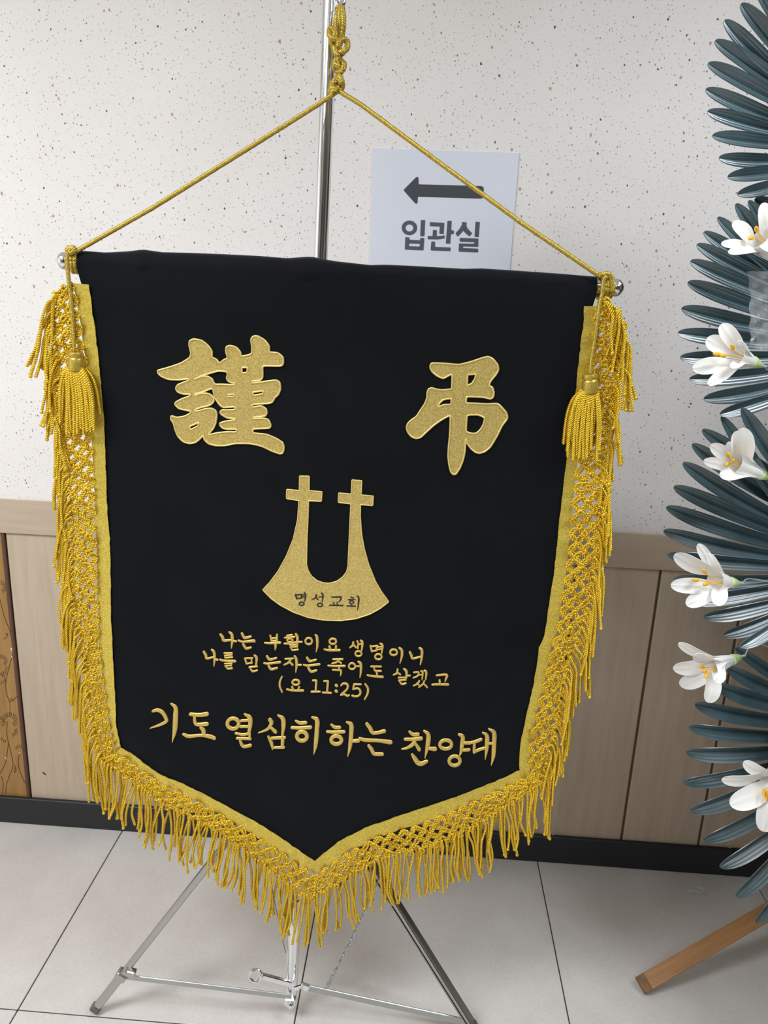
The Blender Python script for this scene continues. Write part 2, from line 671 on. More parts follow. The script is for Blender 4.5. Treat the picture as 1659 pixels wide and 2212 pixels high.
# ------------------------------------------------------------------ the room
XL, XR, YB, ZC = -2.6, 2.6, -4.4, 2.6
wall = MB().box((XL, 0.0, 0.93), (XR, 0.12, ZC)).box((XL, 0.012, 0.0), (XR, 0.12, 0.93)).build('wall_back', 'speckled_wallpaper', smooth=False)
struct(wall, 'off-white wallpapered wall flecked with brown and grey specks above wood wainscot')
gr = MB().box((-1.078, 0.0115, 0.05), (XR, 0.0122, 0.92)).build('groove_backing', 'groove_brown', wall, smooth=False)
xs = [-1.0745, -0.8615, -0.649, -0.4365, -0.224, -0.0115, 0.2005, 0.4125, 0.6235, 0.8365, 1.05, 1.263, 1.476, 1.69, 1.903, 2.116, 2.33, 2.6]
for a, b in zip(xs, xs[1:]):
    g = 0.0014 if a < -0.3 else 0.0034
    g2 = 0.0014 if b < -0.3 else 0.0034
    MB().box((a + g, 0.001, 0.08), (b - g2, 0.0118, 0.8888), 0.0022).build('wainscot_panel', 'ash_laminate', wall, ang=20)
es = MB().box((-1.0855, -0.003, 0.08), (-1.0755, 0.0118, 0.8888), 0.002).build('edge_strip', 'edge_brown', wall, ang=20)
cpn = MB().box((-2.2, 0.002, 0.08), (-1.0865, 0.0118, 0.8888), 0.001).build('carved_panel', 'honey_wood', wall, ang=20)
cpn['label'] = 'honey brown wood panel carved with branches and pine needles'
cl = MB()


def wf(x, y):
    return at(x, y, 0.0018), np.array([0, -1.0, 0])


def cut(pts, w=5.0):
    stroke(cl, parse(' '.join(f'{x},{y},{w}' for x, y in pts), (0, 1100), 3.567), wf, 0.0005)


for q in ([(-40, 560), (0, 700), (30, 820), (75, 935), (92, 1020)], [(100, 1110), (70, 1220), (45, 1330), (50, 1420), (75, 1490), (76, 1590)],
          [(85, 830), (84, 900), (96, 980), (104, 1020)], [(76, 1480), (110, 1462), (135, 1440)], [(80, 1455), (105, 1480)], [(30, 1000), (55, 980), (45, 955), (60, 965)],
          [(62, 1790), (85, 1880), (100, 1975), (70, 2060), (48, 2130), (45, 2190)], [(64, 1800), (55, 1880), (40, 1960), (10, 2020), (-20, 2060)],
          [(150, 1880), (140, 1960), (165, 2050), (215, 2150)], [(10, 2060), (25, 2120), (20, 2190)], [(112, 1975), (125, 2010), (110, 2030), (118, 1990)],
          [(-30, 1300), (0, 1270), (30, 1290), (45, 1330)], [(55, 1640), (52, 1720), (62, 1790)]):
    cut(q)
for cx, cy_, rr, a0, a1, k in ((0, 600, 52, -80, 60, 8), (10, 1170, 48, -120, 40, 9), (10, 1230, 56, -20, 80, 6), (10, 1310, 40, 20, 120, 4), (70, 1630, 66, -190, 40, 15),
                               (90, 1710, 44, -30, 70, 6), (40, 1760, 40, 80, 170, 4), (150, 1850, 36, -170, -10, 7), (5, 1640, 40, -90, 60, 6)):
    for j in range(k):
        a = math.radians(a0 + (a1 - a0) * j / (k - 1))
        cut([(cx + rr * 0.55 * math.cos(a), cy_ + rr * 0.45 * math.sin(a)), (cx + rr * 0.8 * math.cos(a + .08), cy_ + rr * 0.75 * math.sin(a + .08)), (cx + rr * math.cos(a), cy_ + rr * math.sin(a))], 4.2)
cl.build('carving', 'carved_line', cpn)['kind'] = 'stuff'
ch = MB()
for (x, y, w) in ((92, 1082, 20), (92, 1138, 9), (45, 1918, 9), (150, 1880, 6)):
    stroke(ch, parse(f'{x - 3},{y - 5},{w} {x + 3},{y + 6},{w * 0.7}', (0, 1100), 3.567), wf, 0.0007)
ch.build('chipped_spot', 'chip', cpn)
kn = MB()
stroke(kn, parse('330,2028,9 345,2040,12 352,2046,7', (0, 1100), 3.567), lambda x, y: (at(x, y, 0.0008), np.array([0, -1.0, 0])), 0.0004)
kn.build('knot_mark', 'carved_line', wall)
rail = MB().box((XL, -0.007, 0.8895), (XR, 0.0, 0.9815), 0.0015).build('trim_1', 'ash_laminate_rail', ang=20)
struct(rail, 'pale wood chair rail running across the wall above the wainscot')
bb = MB().box((XL, -0.012, 0.0), (XR, 0.0008, 0.0855), 0.002).build('baseboard_back', 'baseboard_black', ang=20)
struct(bb, 'black baseboard along the foot of the wall')
nb = MB()
for x, y in ((1195, 1803), (1577, 1831)):
    nb.sphere(at(x, y, -0.0122), 0.0026, 8, 6, (1, 0.4, 1))
nb.build('nail_head', 'zinc', bb)
fl = MB().box((XL, YB, -0.06), (XR, 0.0, -0.0025)).build('floor', 'grout', smooth=False)
struct(fl, 'floor of large pale grey tiles with dark grout lines')
tx = [-0.8045 + 0.6 * k for k in range(-4, 7)]
tx = [x for x in tx if XL < x < XR]
tx = [XL] + tx + [XR]
ty = [0.0] + [-0.584 - 0.6 * k for k in range(7) if -0.584 - 0.6 * k > YB] + [YB]
tmesh = {}
for a, b in zip(tx, tx[1:]):
    for c, d in zip(ty, ty[1:]):
        key = (round(b - a, 3), round(c - d, 3))
        if key not in tmesh:
            tmesh[key] = MB().box((0.0014, -key[1] + 0.0014, -0.02), (key[0] - 0.0014, -0.0014, 0.0), 0.0012).mesh('tile', 'floor_tile', ang=20)
        o = link('tile', tmesh[key], fl)
        o.location = (a, c, 0)
for nm, lo, hi, mt in (('wall_left', (XL - 0.12, YB, 0), (XL, 0.12, ZC), 'white_paint'), ('wall_right', (XR, YB, 0), (XR + 0.12, 0.12, ZC), 'taupe_paint'),
                       ('wall_front', (XL, YB - 0.12, 0), (XR, YB, ZC), 'taupe_paint'), ('ceiling', (XL, YB, ZC), (XR, 0.12, ZC + 0.12), 'white_paint')):
    struct(MB().box(lo, hi).build(nm, mt, smooth=False))
d1 = struct(MB().box((-0.7, YB, 0), (0.9, YB + 0.03, 2.1), 0.004).build('reflection_slab_1', 'reflection_dark', ang=20))  # unseen dark slabs, added so the chrome picks up dark stripes
d2 = struct(MB().box((XR - 0.03, -3.6, 0), (XR, -2.6, 2.1), 0.004).build('reflection_slab_2', 'reflection_dark', ang=20))

# ------------------------------------------------------------------ the wall sign
sg = thing('direction_sign', (0.02, -0.002, 1.55), 'white square sign with a dark arrow pointing left and grey Korean lettering on the wall', 'sign')
c4 = [at(805, 321.5, -0.001), at(1121.5, 328, -0.001), at(1096, 640, -0.001), at(794.5, 630, -0.001)]
x0, x1, z1, z0 = -0.1405, 0.1832, 1.8385, 1.515
MB().box((x0, -0.0035, z0), (x1, 0.0, z1), 0.0006).build('board', 'sign_white', sg, ang=20)


def sf(x, y):
    return at(780 + x / 4.608, 300 + y / 4.608, -0.0042), np.array([0, -1.0, 0])


mb = MB()
fill([[(425, 510), (430, 500), (545, 383), (560, 377), (572, 388), (572, 452), (1190, 469), (1212, 474), (1222, 490), (1216, 575), (1208, 590), (1190, 594), (565, 575), (562, 635), (553, 646), (540, 642), (432, 522)]], 40, sf, 0.0006, mb, 12)
mb.build('arrow', 'sign_dark', sg, smooth=False)
GL = [([[(481 + 77 * math.cos(t * math.pi / 16), 885 + 73 * math.sin(t * math.pi / 16)) for t in range(32)], [(481 + 39 * math.cos(t * math.pi / 16), 886 + 36 * math.sin(t * math.pi / 16)) for t in range(32)]],
       [[(595, 808), (638, 808), (631, 970), (588, 968)]],
       [[(440, 978), (482, 980), (481, 1004), (587, 1010), (588, 985), (630, 988), (621, 1110), (435, 1101)], [(480, 1040), (586, 1044), (583, 1072), (477, 1068)]]),
      ([[(685, 828), (830, 835), (822, 946), (778, 942), (784, 872), (683, 868)]],
       [[(715, 905), (755, 907), (752, 968), (800, 965), (832, 958), (832, 990), (770, 1000), (662, 998), (663, 966), (712, 968)]],
       [[(860, 815), (902, 815), (897, 909), (925, 911), (922, 948), (894, 946), (888, 1043), (843, 1041)]],
       [[(700, 1020), (738, 1022), (735, 1075), (892, 1081), (890, 1117), (692, 1110)]]),
      ([[(1005, 828), (1052, 830), (1048, 862), (1060, 893), (1107, 938), (1080, 972), (1030, 930), (1017, 912), (1000, 935), (962, 973), (938, 940), (980, 895), (1003, 855)]],
       [[(1140, 825), (1182, 827), (1171, 978), (1129, 975)]],
       [[(982, 985), (1168, 993), (1166, 1074), (1015, 1070), (1014, 1086), (1167, 1093), (1165, 1130), (970, 1122), (975, 1040), (1127, 1044), (1127, 1028), (980, 1021)]])]
for gl in GL:
    mb = MB()
    for rings in gl:
        fill(rings, 40, sf, 0.0006, mb, 14)
    mb.build('letter', 'sign_grey', sg, smooth=False)

# ------------------------------------------------------------------ the stand behind the banner
YP = -0.545
pole_bot, pole_top = at(628.5, 2146, YP), at(716.5, -60, YP - 0.012)
hub = at(645, 1652, YP)
st = thing('banner_stand', (pole_bot[0], pole_bot[1], 0.0), 'chrome tripod banner stand with tall pole and folding legs on the tiled floor', 'stand')


def along(t, a=pole_bot, b=pole_top):
    return a + (b - a) * t


L = length([pole_bot, pole_top])
ztube = lambda z: along((z - pole_bot[2]) / (pole_top[2] - pole_bot[2]))
MB().tube([ztube(0.27), ztube(1.0), pole_top], 0.0118, 32).build('upper_pole', 'chrome', st)
MB().tube([pole_bot, ztube(0.30)], 0.0136, 32).tube([ztube(0.292), ztube(0.315)], 0.0148, 24).build('lower_pole', 'chrome', st)
hd = (pole_top - pole_bot) / L
MB().lathe(hub - hd * 0.03, hd, [(0, 0.014), (0.002, 0.02), (0.058, 0.02), (0.06, 0.014)]).build('hub', 'chrome', st)
footl, footr = at_floor(205, 2180, 0.012), at_floor(1024, 2222, 0.012)
footb = np.array([hub[0] + 0.05, -0.16, 0.012])


def leg(top, foot, split, mat):
    mid = top + (foot - top) * split
    d = (foot - top) / np.linalg.norm(foot - top)
    a = MB().bar(top, mid + d * 0.02, 0.013, 0.017, (0, -1, 0), 0.003)
    o = a.build('leg', mat, st, ang=30)
    MB().bar(mid, foot - d * 0.01, 0.018, 0.013, (0, -1, 0), 0.003).bar(mid - d * 0.008, mid + d * 0.012, 0.024, 0.022, (0, -1, 0), 0.003).build('leg_sleeve', 'steel', o, ang=30)
    MB().bar(foot - d * 0.014, foot + d * 0.004, 0.021, 0.017, (0, -1, 0), 0.003).build('foot_cap', 'dark_steel', o, ang=30)
    return mid


ml = leg(hub + np.array([-0.02, 0, 0]), footl, 0.845, 'steel')
# the right leg is an open channel with dark grooves
dR = (footr - hub) / np.linalg.norm(footr - hub)
hr = hub + np.array([0.02, 0, 0])
o = MB().bar(hr, footr - dR * 0.01, 0.009, 0.019, (0, -1, 0), 0.002).build('leg', 'steel', st, ang=30)
sideR = np.cross(dR, (0, -1, 0))
sideR /= np.linalg.norm(sideR)
for sgn in (1, -1):
    MB().bar(hr + sideR * 0.0065 * sgn, footr - dR * 0.01 + sideR * 0.0065 * sgn, 0.003, 0.022, (0, -1, 0), 0.0008).build('leg_flange', 'dark_steel' if sgn < 0 else 'steel', o, ang=30)
MB().bar(footr - dR * 0.014, footr + dR * 0.004, 0.021, 0.022, (0, -1, 0), 0.003).build('foot_cap', 'dark_steel', o, ang=30)
mr = hr + (footr - hr) * 0.975
leg(hub + np.array([0.0, 0.02, 0]), footb, 0.85, 'steel')
# bottom bracket and braces
br = pole_bot + np.array([0.0, -0.004, -0.004])
MB().box((-0.0115, -0.016, -0.012), (0.0125, 0.014, 0.010), 0.003, np.eye(3), br).lathe(br + np.array([0.003, -0.016, -0.004]), (0, -1, 0), [(0, 0.007), (0.004, 0.007), (0.006, 0.004)], 12).build('bracket', 'chrome', st, ang=30)
bl = at(630, 2153, br[1] - 0.016)
MB().bar(ml + np.array([0.012, -0.004, -0.002]), bl, 0.0105, 0.0035, (0, -1, 0.3), 0.001).build('brace', 'zinc', st, ang=30)
MB().bar(at(272, 2098, ml[1] - 0.012), at(293, 2103, ml[1] - 0.012), 0.016, 0.014, (0, -1, 0), 0.002).lathe(at(270, 2098, ml[1] - 0.018), (0, -1, 0), [(0, 0.004), (0.004, 0.003)], 10).build('brace_clip', 'steel', st, ang=30)
b0, b1 = at(652, 2131, br[1] - 0.01), mr
MB().bar(b0, b1, 0.0125, 0.004, (0, -1, 0.3), 0.001).build('brace', 'zinc', st, ang=30)
MB().bar(at(636, 2136, br[1] - 0.016), at(654, 2130, br[1] - 0.016), 0.008, 0.006, (0, -1, 0), 0.001).bar(at(650, 2128, br[1] - 0.018), at(668, 2134, br[1] - 0.018), 0.016, 0.008, (0, -1, 0), 0.002).build('brace_clip', 'chrome', st, ang=30)
a0, a1 = at(630, 2127, br[1] - 0.006), at(566, 2110, br[1] - 0.03)
arm = MB().bar(a0, a1, 0.011, 0.006, (0, -1, 0.3), 0.0015).bar(a0 + (0, 0, 0.007), a1 + (0, 0, 0.007), 0.003, 0.009, (0, -1, 0.3), 0.001).build('short_arm', 'chrome', st, ang=30)
rc = at(552, 2107, br[1] - 0.034)
MB().tube([rc + 0.0125 * np.array([math.cos(t), 0.25 * math.sin(t), math.sin(t)]) for t in np.linspace(0, 2 * math.pi, 25)], 0.0028, 8, False).build('ring', 'chrome', arm)
wr = [at(585, 1905, YP + 0.01), at(601, 1985, YP + 0.002), at(617, 2058, YP - 0.012)]
MB().tube(spline(wr, 6), 0.0008, 6).build('thin_wire', 'dark_steel', st)
# chain
c0, c1 = hr + (footr - hr) * 0.405 + np.array([-0.004, -0.012, 0.0]), at(706, 2134, br[1] + 0.005)
chn = MB().tube([c1 + (-0.004, 0, 0.0), c1 + (-0.006, 0, -0.014), c1 + (-0.003, 0, -0.022)], 0.0012, 6).build('chain', 'zinc', st)
nl = 27
pts = resample(np.array([c0, (c0 + c1) / 2 + (0, 0, -0.006), c1]), nl + 1)
lk = MB()
seg = length(pts) / nl
lk.tube([(seg * 0.68 * max(-0.62, min(0.62, math.cos(t) * 1.05)) / 0.62 + 0 * t, 0.0042 * math.sin(t), 0) for t in np.linspace(0, 2 * math.pi, 15)], 0.00115, 5, False)
lme = lk.mesh('chain_link', 'zinc')
for i in range(nl):
    p, q = pts[i], pts[i + 1]
    d = Vector(q - p).normalized()
    y = d.cross(Vector((0, 1, 0))).normalized()
    z = d.cross(y)
    a = R.uniform(-0.4, 0.4) + (0 if i % 2 else 1.3)
    y2 = y * math.cos(a) + z * math.sin(a)
    z2 = d.cross(y2)
    o = link('chain_link', lme, chn)
    mid = (p + q) / 2 - np.array(st.location)
    o.matrix_local = Matrix(((d[0], y2[0], z2[0], mid[0]), (d[1], y2[1], z2[1], mid[1]), (d[2], y2[2], z2[2], mid[2]), (0, 0, 0, 1)))
# hook the banner's cord hangs from
hk = at(737, 2, YP - 0.035)
MB().tube(spline([at(722, -40, YP), at(733, -45, YP - 0.02), at(742, -20, YP - 0.035), at(741, 6, YP - 0.04), at(732, 14, YP - 0.04), at(727, 4, YP - 0.04)], 6), 0.0045, 10).tube([at(728, -30, YP - 0.03), at(737, 8, YP - 0.034)], 0.006, 10).build('hook', 'chrome', st)

# ------------------------------------------------------------------ the banner
tipw = bp(680, 1857)
bn = thing('banner', (tipw[0], tipw[1], tipw[2]), 'black velvet funeral banner with gold embroidery and gold fringe hanging from the stand', 'banner')
RIN = [[(205, 614), (212, 700), (220, 820), (226, 900), (229, 990), (232, 1080), (238, 1160), (240, 1230), (242, 1300), (245, 1390), (247, 1440), (251, 1500), (254, 1560), (262, 1612)],
       [(262, 1612), (266, 1600), (299, 1633), (337, 1668), (420, 1704), (495, 1742), (563, 1780), (608, 1808), (680, 1857)],
       [(680, 1857), (729, 1816), (786, 1785), (870, 1755), (940, 1733), (1000, 1712), (1080, 1682), (1122, 1663)],
       [(1256, 660), (1255, 706), (1251, 740), (1248, 780), (1244, 828), (1240, 870), (1232, 930), (1221, 1020), (1212, 1090), (1203, 1180), (1196, 1240), (1185, 1310), (1177, 1370), (1163, 1400), (1158, 1441), (1151, 1481), (1137, 1542), (1124, 1603), (1121, 1644), (1122, 1663)]]
RIN[1] = [(262, 1612), (299, 1636), (337, 1668), (420, 1704), (495, 1742), (563, 1780), (608, 1808), (680, 1857)]
ROUT = [[(172, 612), (182, 700), (190, 800), (199, 930), (202, 1000), (205, 1080), (208, 1160), (210, 1230), (213, 1300), (216, 1380), (222, 1440), (228, 1500), (238, 1560), (250, 1626)],
        [(250, 1626), (290, 1648), (329, 1682), (367, 1703), (420, 1728), (485, 1765), (551, 1805), (602, 1838), (681, 1886)],
        [(681, 1886), (753, 1838), (810, 1806), (849, 1793), (920, 1772), (1000, 1740), (1100, 1697), (1145, 1676)],
        [(1281, 660), (1279, 706), (1275, 747), (1271, 790), (1268, 830), (1263, 880), (1256, 940), (1244, 1020), (1238, 1090), (1230, 1180), (1222, 1240), (1212, 1310), (1203, 1370), (1189, 1400), (1183, 1441), (1173, 1491), (1161, 1532), (1149, 1583), (1144, 1624), (1145, 1676)]]
LOUT = [[(138, 634), (122, 655), (118, 690), (126, 740), (128, 790), (134, 830), (136, 930), (144, 980), (148, 1023), (150, 1068), (154, 1102), (155, 1158), (157, 1203), (158, 1271), (164, 1316), (178, 1373), (187, 1429), (191, 1500), (200, 1540), (205, 1580), (222, 1640)],
        [(222, 1640), (266, 1668), (304, 1698), (359, 1738), (420, 1766), (481, 1798), (520, 1828), (557, 1856), (602, 1890), (644, 1922), (676, 1936)],
        [(676, 1936), (720, 1913), (756, 1886), (800, 1862), (861, 1838), (922, 1826), (982, 1803), (1040, 1774), (1100, 1735), (1168, 1692)],
        [(1300, 648), (1325, 668), (1340, 700), (1337, 730), (1333, 770), (1327, 812), (1320, 850), (1316, 900), (1310, 960), (1303, 1010), (1297, 1100), (1287, 1200), (1274, 1300), (1250, 1380), (1232, 1420), (1222, 1460), (1212, 1500), (1208, 1540), (1196, 1590), (1184, 1640), (1168, 1692)]]
TOP = [(176, 541), (230, 545), (280, 542), (310, 538), (350, 544), (400, 545), (480, 548), (560, 552), (620, 557), (670, 553), (720, 563), (800, 572), (830, 571), (880, 573), (1000, 580), (1040, 579), (1130, 585), (1200, 590), (1284, 597)]


def bf(off):
    return lambda x, y: (bp(x, y, off), BN)


mid = lambda a, b, t=0.5: [tuple(np.array(p) * (1 - t) + np.array(q) * t) for p, q in zip(resample(a, 24), resample(b, 24))]
out = []
out += [(x, rod_y(x) - 3) for x in np.linspace(178, 1286, 60)]
out += [(1284, 630), (1278, 650), (1275, 659), (1275, 661)]
out += mid(RIN[3], ROUT[3])[1:]
out += mid(RIN[2], ROUT[2])[::-1][1:]
out += mid(RIN[1], ROUT[1])[::-1][1:]
out += mid(RIN[0], ROUT[0])[::-1][1:]
out += [(187, 612), (181, 590)]
mb = MB()
fill([out], 15, bf(0), 0.0016, mb, 12)
cloth = mb.build('cloth', 'velvet', bn, ang=60)
# the sleeve round the rod
mb = MB()
xs_ = np.linspace(176, 1286, 90)
Pc, Rr = [], []
for x in xs_:
    yt = np.interp(x, [p[0] for p in TOP], [p[1] for p in TOP])
    ry = rod_y(x)
    Pc.append(bp(x, ry, 0.0, False) - BN * 0.001)
    Rr.append(np.linalg.norm(bp(x, yt, 0, False) - bp(x, ry, 0, False)) * 0.98)
mb.tube(Pc, np.array(Rr), 20, False)
mb.build('sleeve', 'velvet', bn)
# rod, knobs
rl, rr_ = bp(157, 564.5, -0.001, False), bp(1312, 620.5, -0.001, False)
ax = (rr_ - rl) / np.linalg.norm(rr_ - rl)
MB().tube([rl, (rl + rr_) / 2, rr_], 0.0105, 20).build('rod', 'chrome', bn)
for e, s in ((rl, -1), (rr_, 1)):
    MB().lathe(e, ax * s, [(-0.004, 0.0115), (0.001, 0.0115), (0.002, 0.008)] + [(0.0125 - 0.0118 * math.cos(t), 0.0134 * math.sin(t)) for t in np.linspace(0.65, 3.12, 16)], 24).build('rod_knob', 'chrome', bn)

# ribbons with small puckers
for k in range(4):
    n = 110 if k in (0, 3) else 60
    A, B = resample(RIN[k], n), resample(ROUT[k], n)
    if k in (0, 3):
        A[:, 0] += np.array([R.uniform(-0.7, 0.7) for _ in range(n)])
    G = []
    ph = R.uniform(0, 6)
    for i in range(n):
        dd = i / n * length(A)
        amp = 1.0 + 0.5 * math.sin(i * 0.13)
        rip = amp * (math.sin(dd / (8.0 + 1.5 * math.sin(dd * 0.01)) + ph) + 0.7 * math.sin(dd / 3.4 + ph * 2)) * 0.0012
        line = []
        for t in np.linspace(0, 1, 7):
            q = A[i] * (1 - t) + B[i] * t
            line.append(bp(q[0], q[1], 0.0032 + rip * (0.5 + t) - 0.001 * t))
        G.append(line)
    MB().shell(G, 0.0012, -BN).build('ribbon', 'gold_ribbon', bn, ang=60)

# fringe: an openwork net of twisted cord, then hanging bullion loops
NSTR = (78, 68, 66, 78)
for k in range(4):
    side = k in (0, 3)
    A = ROUT[k]
    B = LOUT[k]
    rows = max(6, int(round(length(A) / (33.0 if side else 27.0))))
    cols = 4 if side else 4
    A, B = resample(A, rows * 4 + 1), resample(B, rows * 4 + 1)
    sgn = -1 if k == 0 else 1

    def node(i, j):
        """j-th column out from the ribbon; odd columns sit half a cell lower"""
        s = i + (0.5 if j % 2 else 0.0)
        q = min(max(int(round(s * 4)), 0), rows * 4)
        t = j / cols
        p = A[q] * (1 - t) + B[q] * t
        return p

    NP = {}
    for i in range(rows + 1):
        for j in range(cols + 1):
            p = node(i, j) + np.array([R.gauss(0, 0.9), R.gauss(0, 0.9)])
            NP[i, j] = bp(p[0], p[1], 0.002 + R.uniform(0, 0.0035))
    mb = MB()
    nr = 0.0024
    for i in range(rows + 1):
        for j in range(cols + 1):
            p = NP[i, j]
            if j < cols:
                for di in ((0, -1) if j % 2 == 0 else (0, 1)):
                    q = NP.get((i + di, j + 1))
                    if q is None:
                        continue
                    dpq = (q - p) / np.linalg.norm(q - p)
                    wv_ = np.cross(dpq, BN)
                    for sd_ in (-1, 0.1, 1):
                        ww = sd_ * R.uniform(0.0026, 0.0046)
                        m_ = (p + q) / 2 + BN * R.uniform(0.0, 0.004) + wv_ * ww
                        mb.rope(spline([p - dpq * 0.001 + wv_ * ww * 0.6, m_, q + dpq * 0.001 - wv_ * ww * 0.5], 3), nr, 0.0095, 2, 5, 6, R.uniform(0, 6))
            if 0 < j:
                # knot: a short ring of cord round the crossing
                for kk in range(3):
                  a0 = R.uniform(0, 6)
                  rad = R.uniform(0.0036, 0.006)
                  e1 = np.array([1.0, 0, 0]) * math.cos(a0) + np.array([0, 0, 1.0]) * math.sin(a0)
                  e2 = np.cross(BN, e1)
                  mb.rope([p + BN * 0.0018 + e1 * rad * math.cos(t) + (e2 * 0.7 + BN * 0.4) * rad * math.sin(t) for t in np.linspace(0, 5.2, 9)], 0.0022, 0.0085, 2, 5, 6, a0)
    fr = mb.build('fringe', 'gold_cord', bn, ang=None)
    fr['label'] = 'openwork net of twisted gold cord with hanging loops'
    nS = NSTR[k]
    B2 = resample(LOUT[k], nS + 1)
    for i in range(nS):
        f = (i + 0.5) / nS
        b = (B2[i] + B2[i + 1]) / 2
        mb = MB()
        clump = math.sin(i * 0.55 + k) + 0.6 * math.sin(i * 0.23 + 2 * k)
        pair = 2 if side or R.random() < 0.4 else 1
        base_lean = R.gauss(0, 1)
        LL = R.uniform(88, 128) if side else R.uniform(78, 108)
        if side and f < 0.12:
            LL *= 1.1
        tips = []
        for h in range(pair):
            s0 = np.array([R.uniform(-4, 4), R.uniform(-3, 3)])
            if side:
                o1 = sgn * (12 + 5 * clump + 4 * base_lean + R.uniform(-4, 4)) * (1.25 if f < 0.3 else 1.0)
                o2 = sgn * (17 + 9 * clump + 7 * base_lean + R.uniform(-5, 5)) * (1.25 if f < 0.3 else 0.8)
                dr = (-2 if k == 0 else -12) * 1.0 if k == 3 else (8 * f)
                P = [b - np.array([sgn * 6, 4]), b + s0 + (sgn * 3, 6), b + (o1 * 0.7, LL * 0.28), b + (o1 + dr * 0.5, LL * 0.6), b + (o2 + dr, LL)]
            else:
                ln = (-8 if k == 1 else 3) + 6 * clump + 6 * base_lean
                bw = R.uniform(-7, 7)
                P = [b - np.array([0, 8]), b + s0 + (0, 6), b + (ln * 0.3 + bw * 0.6, LL * 0.35), b + (ln * 0.6 + bw + h * 5 - 2, LL * 0.7), b + (ln + h * 2, LL)]
            z0 = R.uniform(0.003, 0.011)
            z1_ = z0 + R.uniform(-0.003, 0.008)
            W3 = [bp(q[0], q[1], z0 + (z1_ - z0) * t / 4.0, True) for t, q in enumerate(np.array([np.array(p) for p in P]))]
            mb.rope(spline(W3, 6), 0.0024 if side else 0.0025, 0.0075, 2, 5, 6, R.uniform(0, 6))
            tips.append(W3[-1])
        if R.random() < 0.7:
            mb.sphere(tips[0], 0.0032, 8, 6)
        mb.build('fringe_strand', 'gold_cord', fr, ang=None)

# hanging cord with its knots
YA = -0.605                     # the cord leans back from the rod to the hook on the pole
apex = at(731, 196, YA)


def cord_line(end, pts):
    Y0 = end[1]
    out_ = [end]
    for f_, (x_, y_) in zip((0.29, 0.69, 0.92), pts):
        out_.append(at(x_, y_, Y0 + (YA - Y0) * f_))
    return out_ + [apex]


cordL = cord_line(bp(166, 548, 0.015, False), [(330, 449), (560, 306), (690, 224)])
cordR = cord_line(bp(1291, 596, 0.015, False), [(1130, 484), (950, 352), (780, 226)])
mb = MB()
for c in (cordL, cordR):
    mb.rope(c, 0.0034, 0.009, 4, 5, 7)
cord = mb.build('hanging_cord', 'gold_braid', bn, ang=None)
mb = MB()
K = [[(733, 14), (726, 45), (728, 75), (733, 95)], [(739, 14), (742, 45), (739, 75), (733, 100)], [(736, 12), (734, 40), (735, 70), (730, 95)],
     [(735, 88), (716, 82), (712, 66), (720, 62), (724, 75), (716, 90), (726, 108), (738, 112), (750, 104), (749, 88), (738, 86), (730, 96), (734, 110), (741, 118)],
     [(722, 100), (727, 118), (734, 126), (736, 134)], [(730, 124), (724, 134), (723, 148), (732, 154), (741, 150), (743, 138), (735, 133), (727, 138), (733, 146), (735, 156), (733, 166)],
     [(733, 162), (738, 174), (739, 188), (732, 195), (722, 192), (716, 186), (720, 178), (732, 174), (738, 182)], [(730, 164), (722, 176), (715, 190), (714, 197), (722, 196), (731, 188), (738, 192)]]
for q in K:
    n_ = len(q)
    W3 = [at(x, y, YA + 0.018 * (196 - y) / 182 - 0.006 * math.sin(i * 1.9)) for i, (x, y) in enumerate(q)]
    mb.rope(spline(W3, 6), 0.0042, 0.010, 4, 5, 7, R.uniform(0, 6))
mb.build('cord_knot', 'gold_braid', cord, ang=None)
# wraps round the rod ends
for x0_, y0_, s in ((157, 565, 1), (1304, 621, -1)):
    mb = MB()
    for w in range(2 if s > 0 else 3):
        c = bp(x0_ + (w * 8 + (0 if s > 0 else -6)) * (1 if s > 0 else 1), y0_ + w * 0.5, -0.001, False)
        tl = ax * (0.004 if s > 0 else 0.003)
        mb.rope([c + 0.0146 * (math.cos(t) * np.cross(ax, (0, 0, 1.0)) + math.sin(t) * np.array([0, 0, 1.0])) + tl * math.cos(t) for t in np.linspace(0, 2 * math.pi, 20)], 0.004, 0.010, 4, 5, 7)
    q = [(172, 540), (161, 536), (157, 541), (163, 547), (172, 541), (168, 535), (160, 546)] if s > 0 else [(1288, 595), (1298, 592), (1310, 592), (1317, 604), (1318, 620), (1315, 630)]
    mb.rope(spline([bp(a, b, 0.017 if s > 0 or i < 3 else 0.015, False) for i, (a, b) in enumerate(q)], 6), 0.004, 0.010, 4, 5, 7)
    mb.build('cord_wrap', 'gold_braid', cord, ang=None)
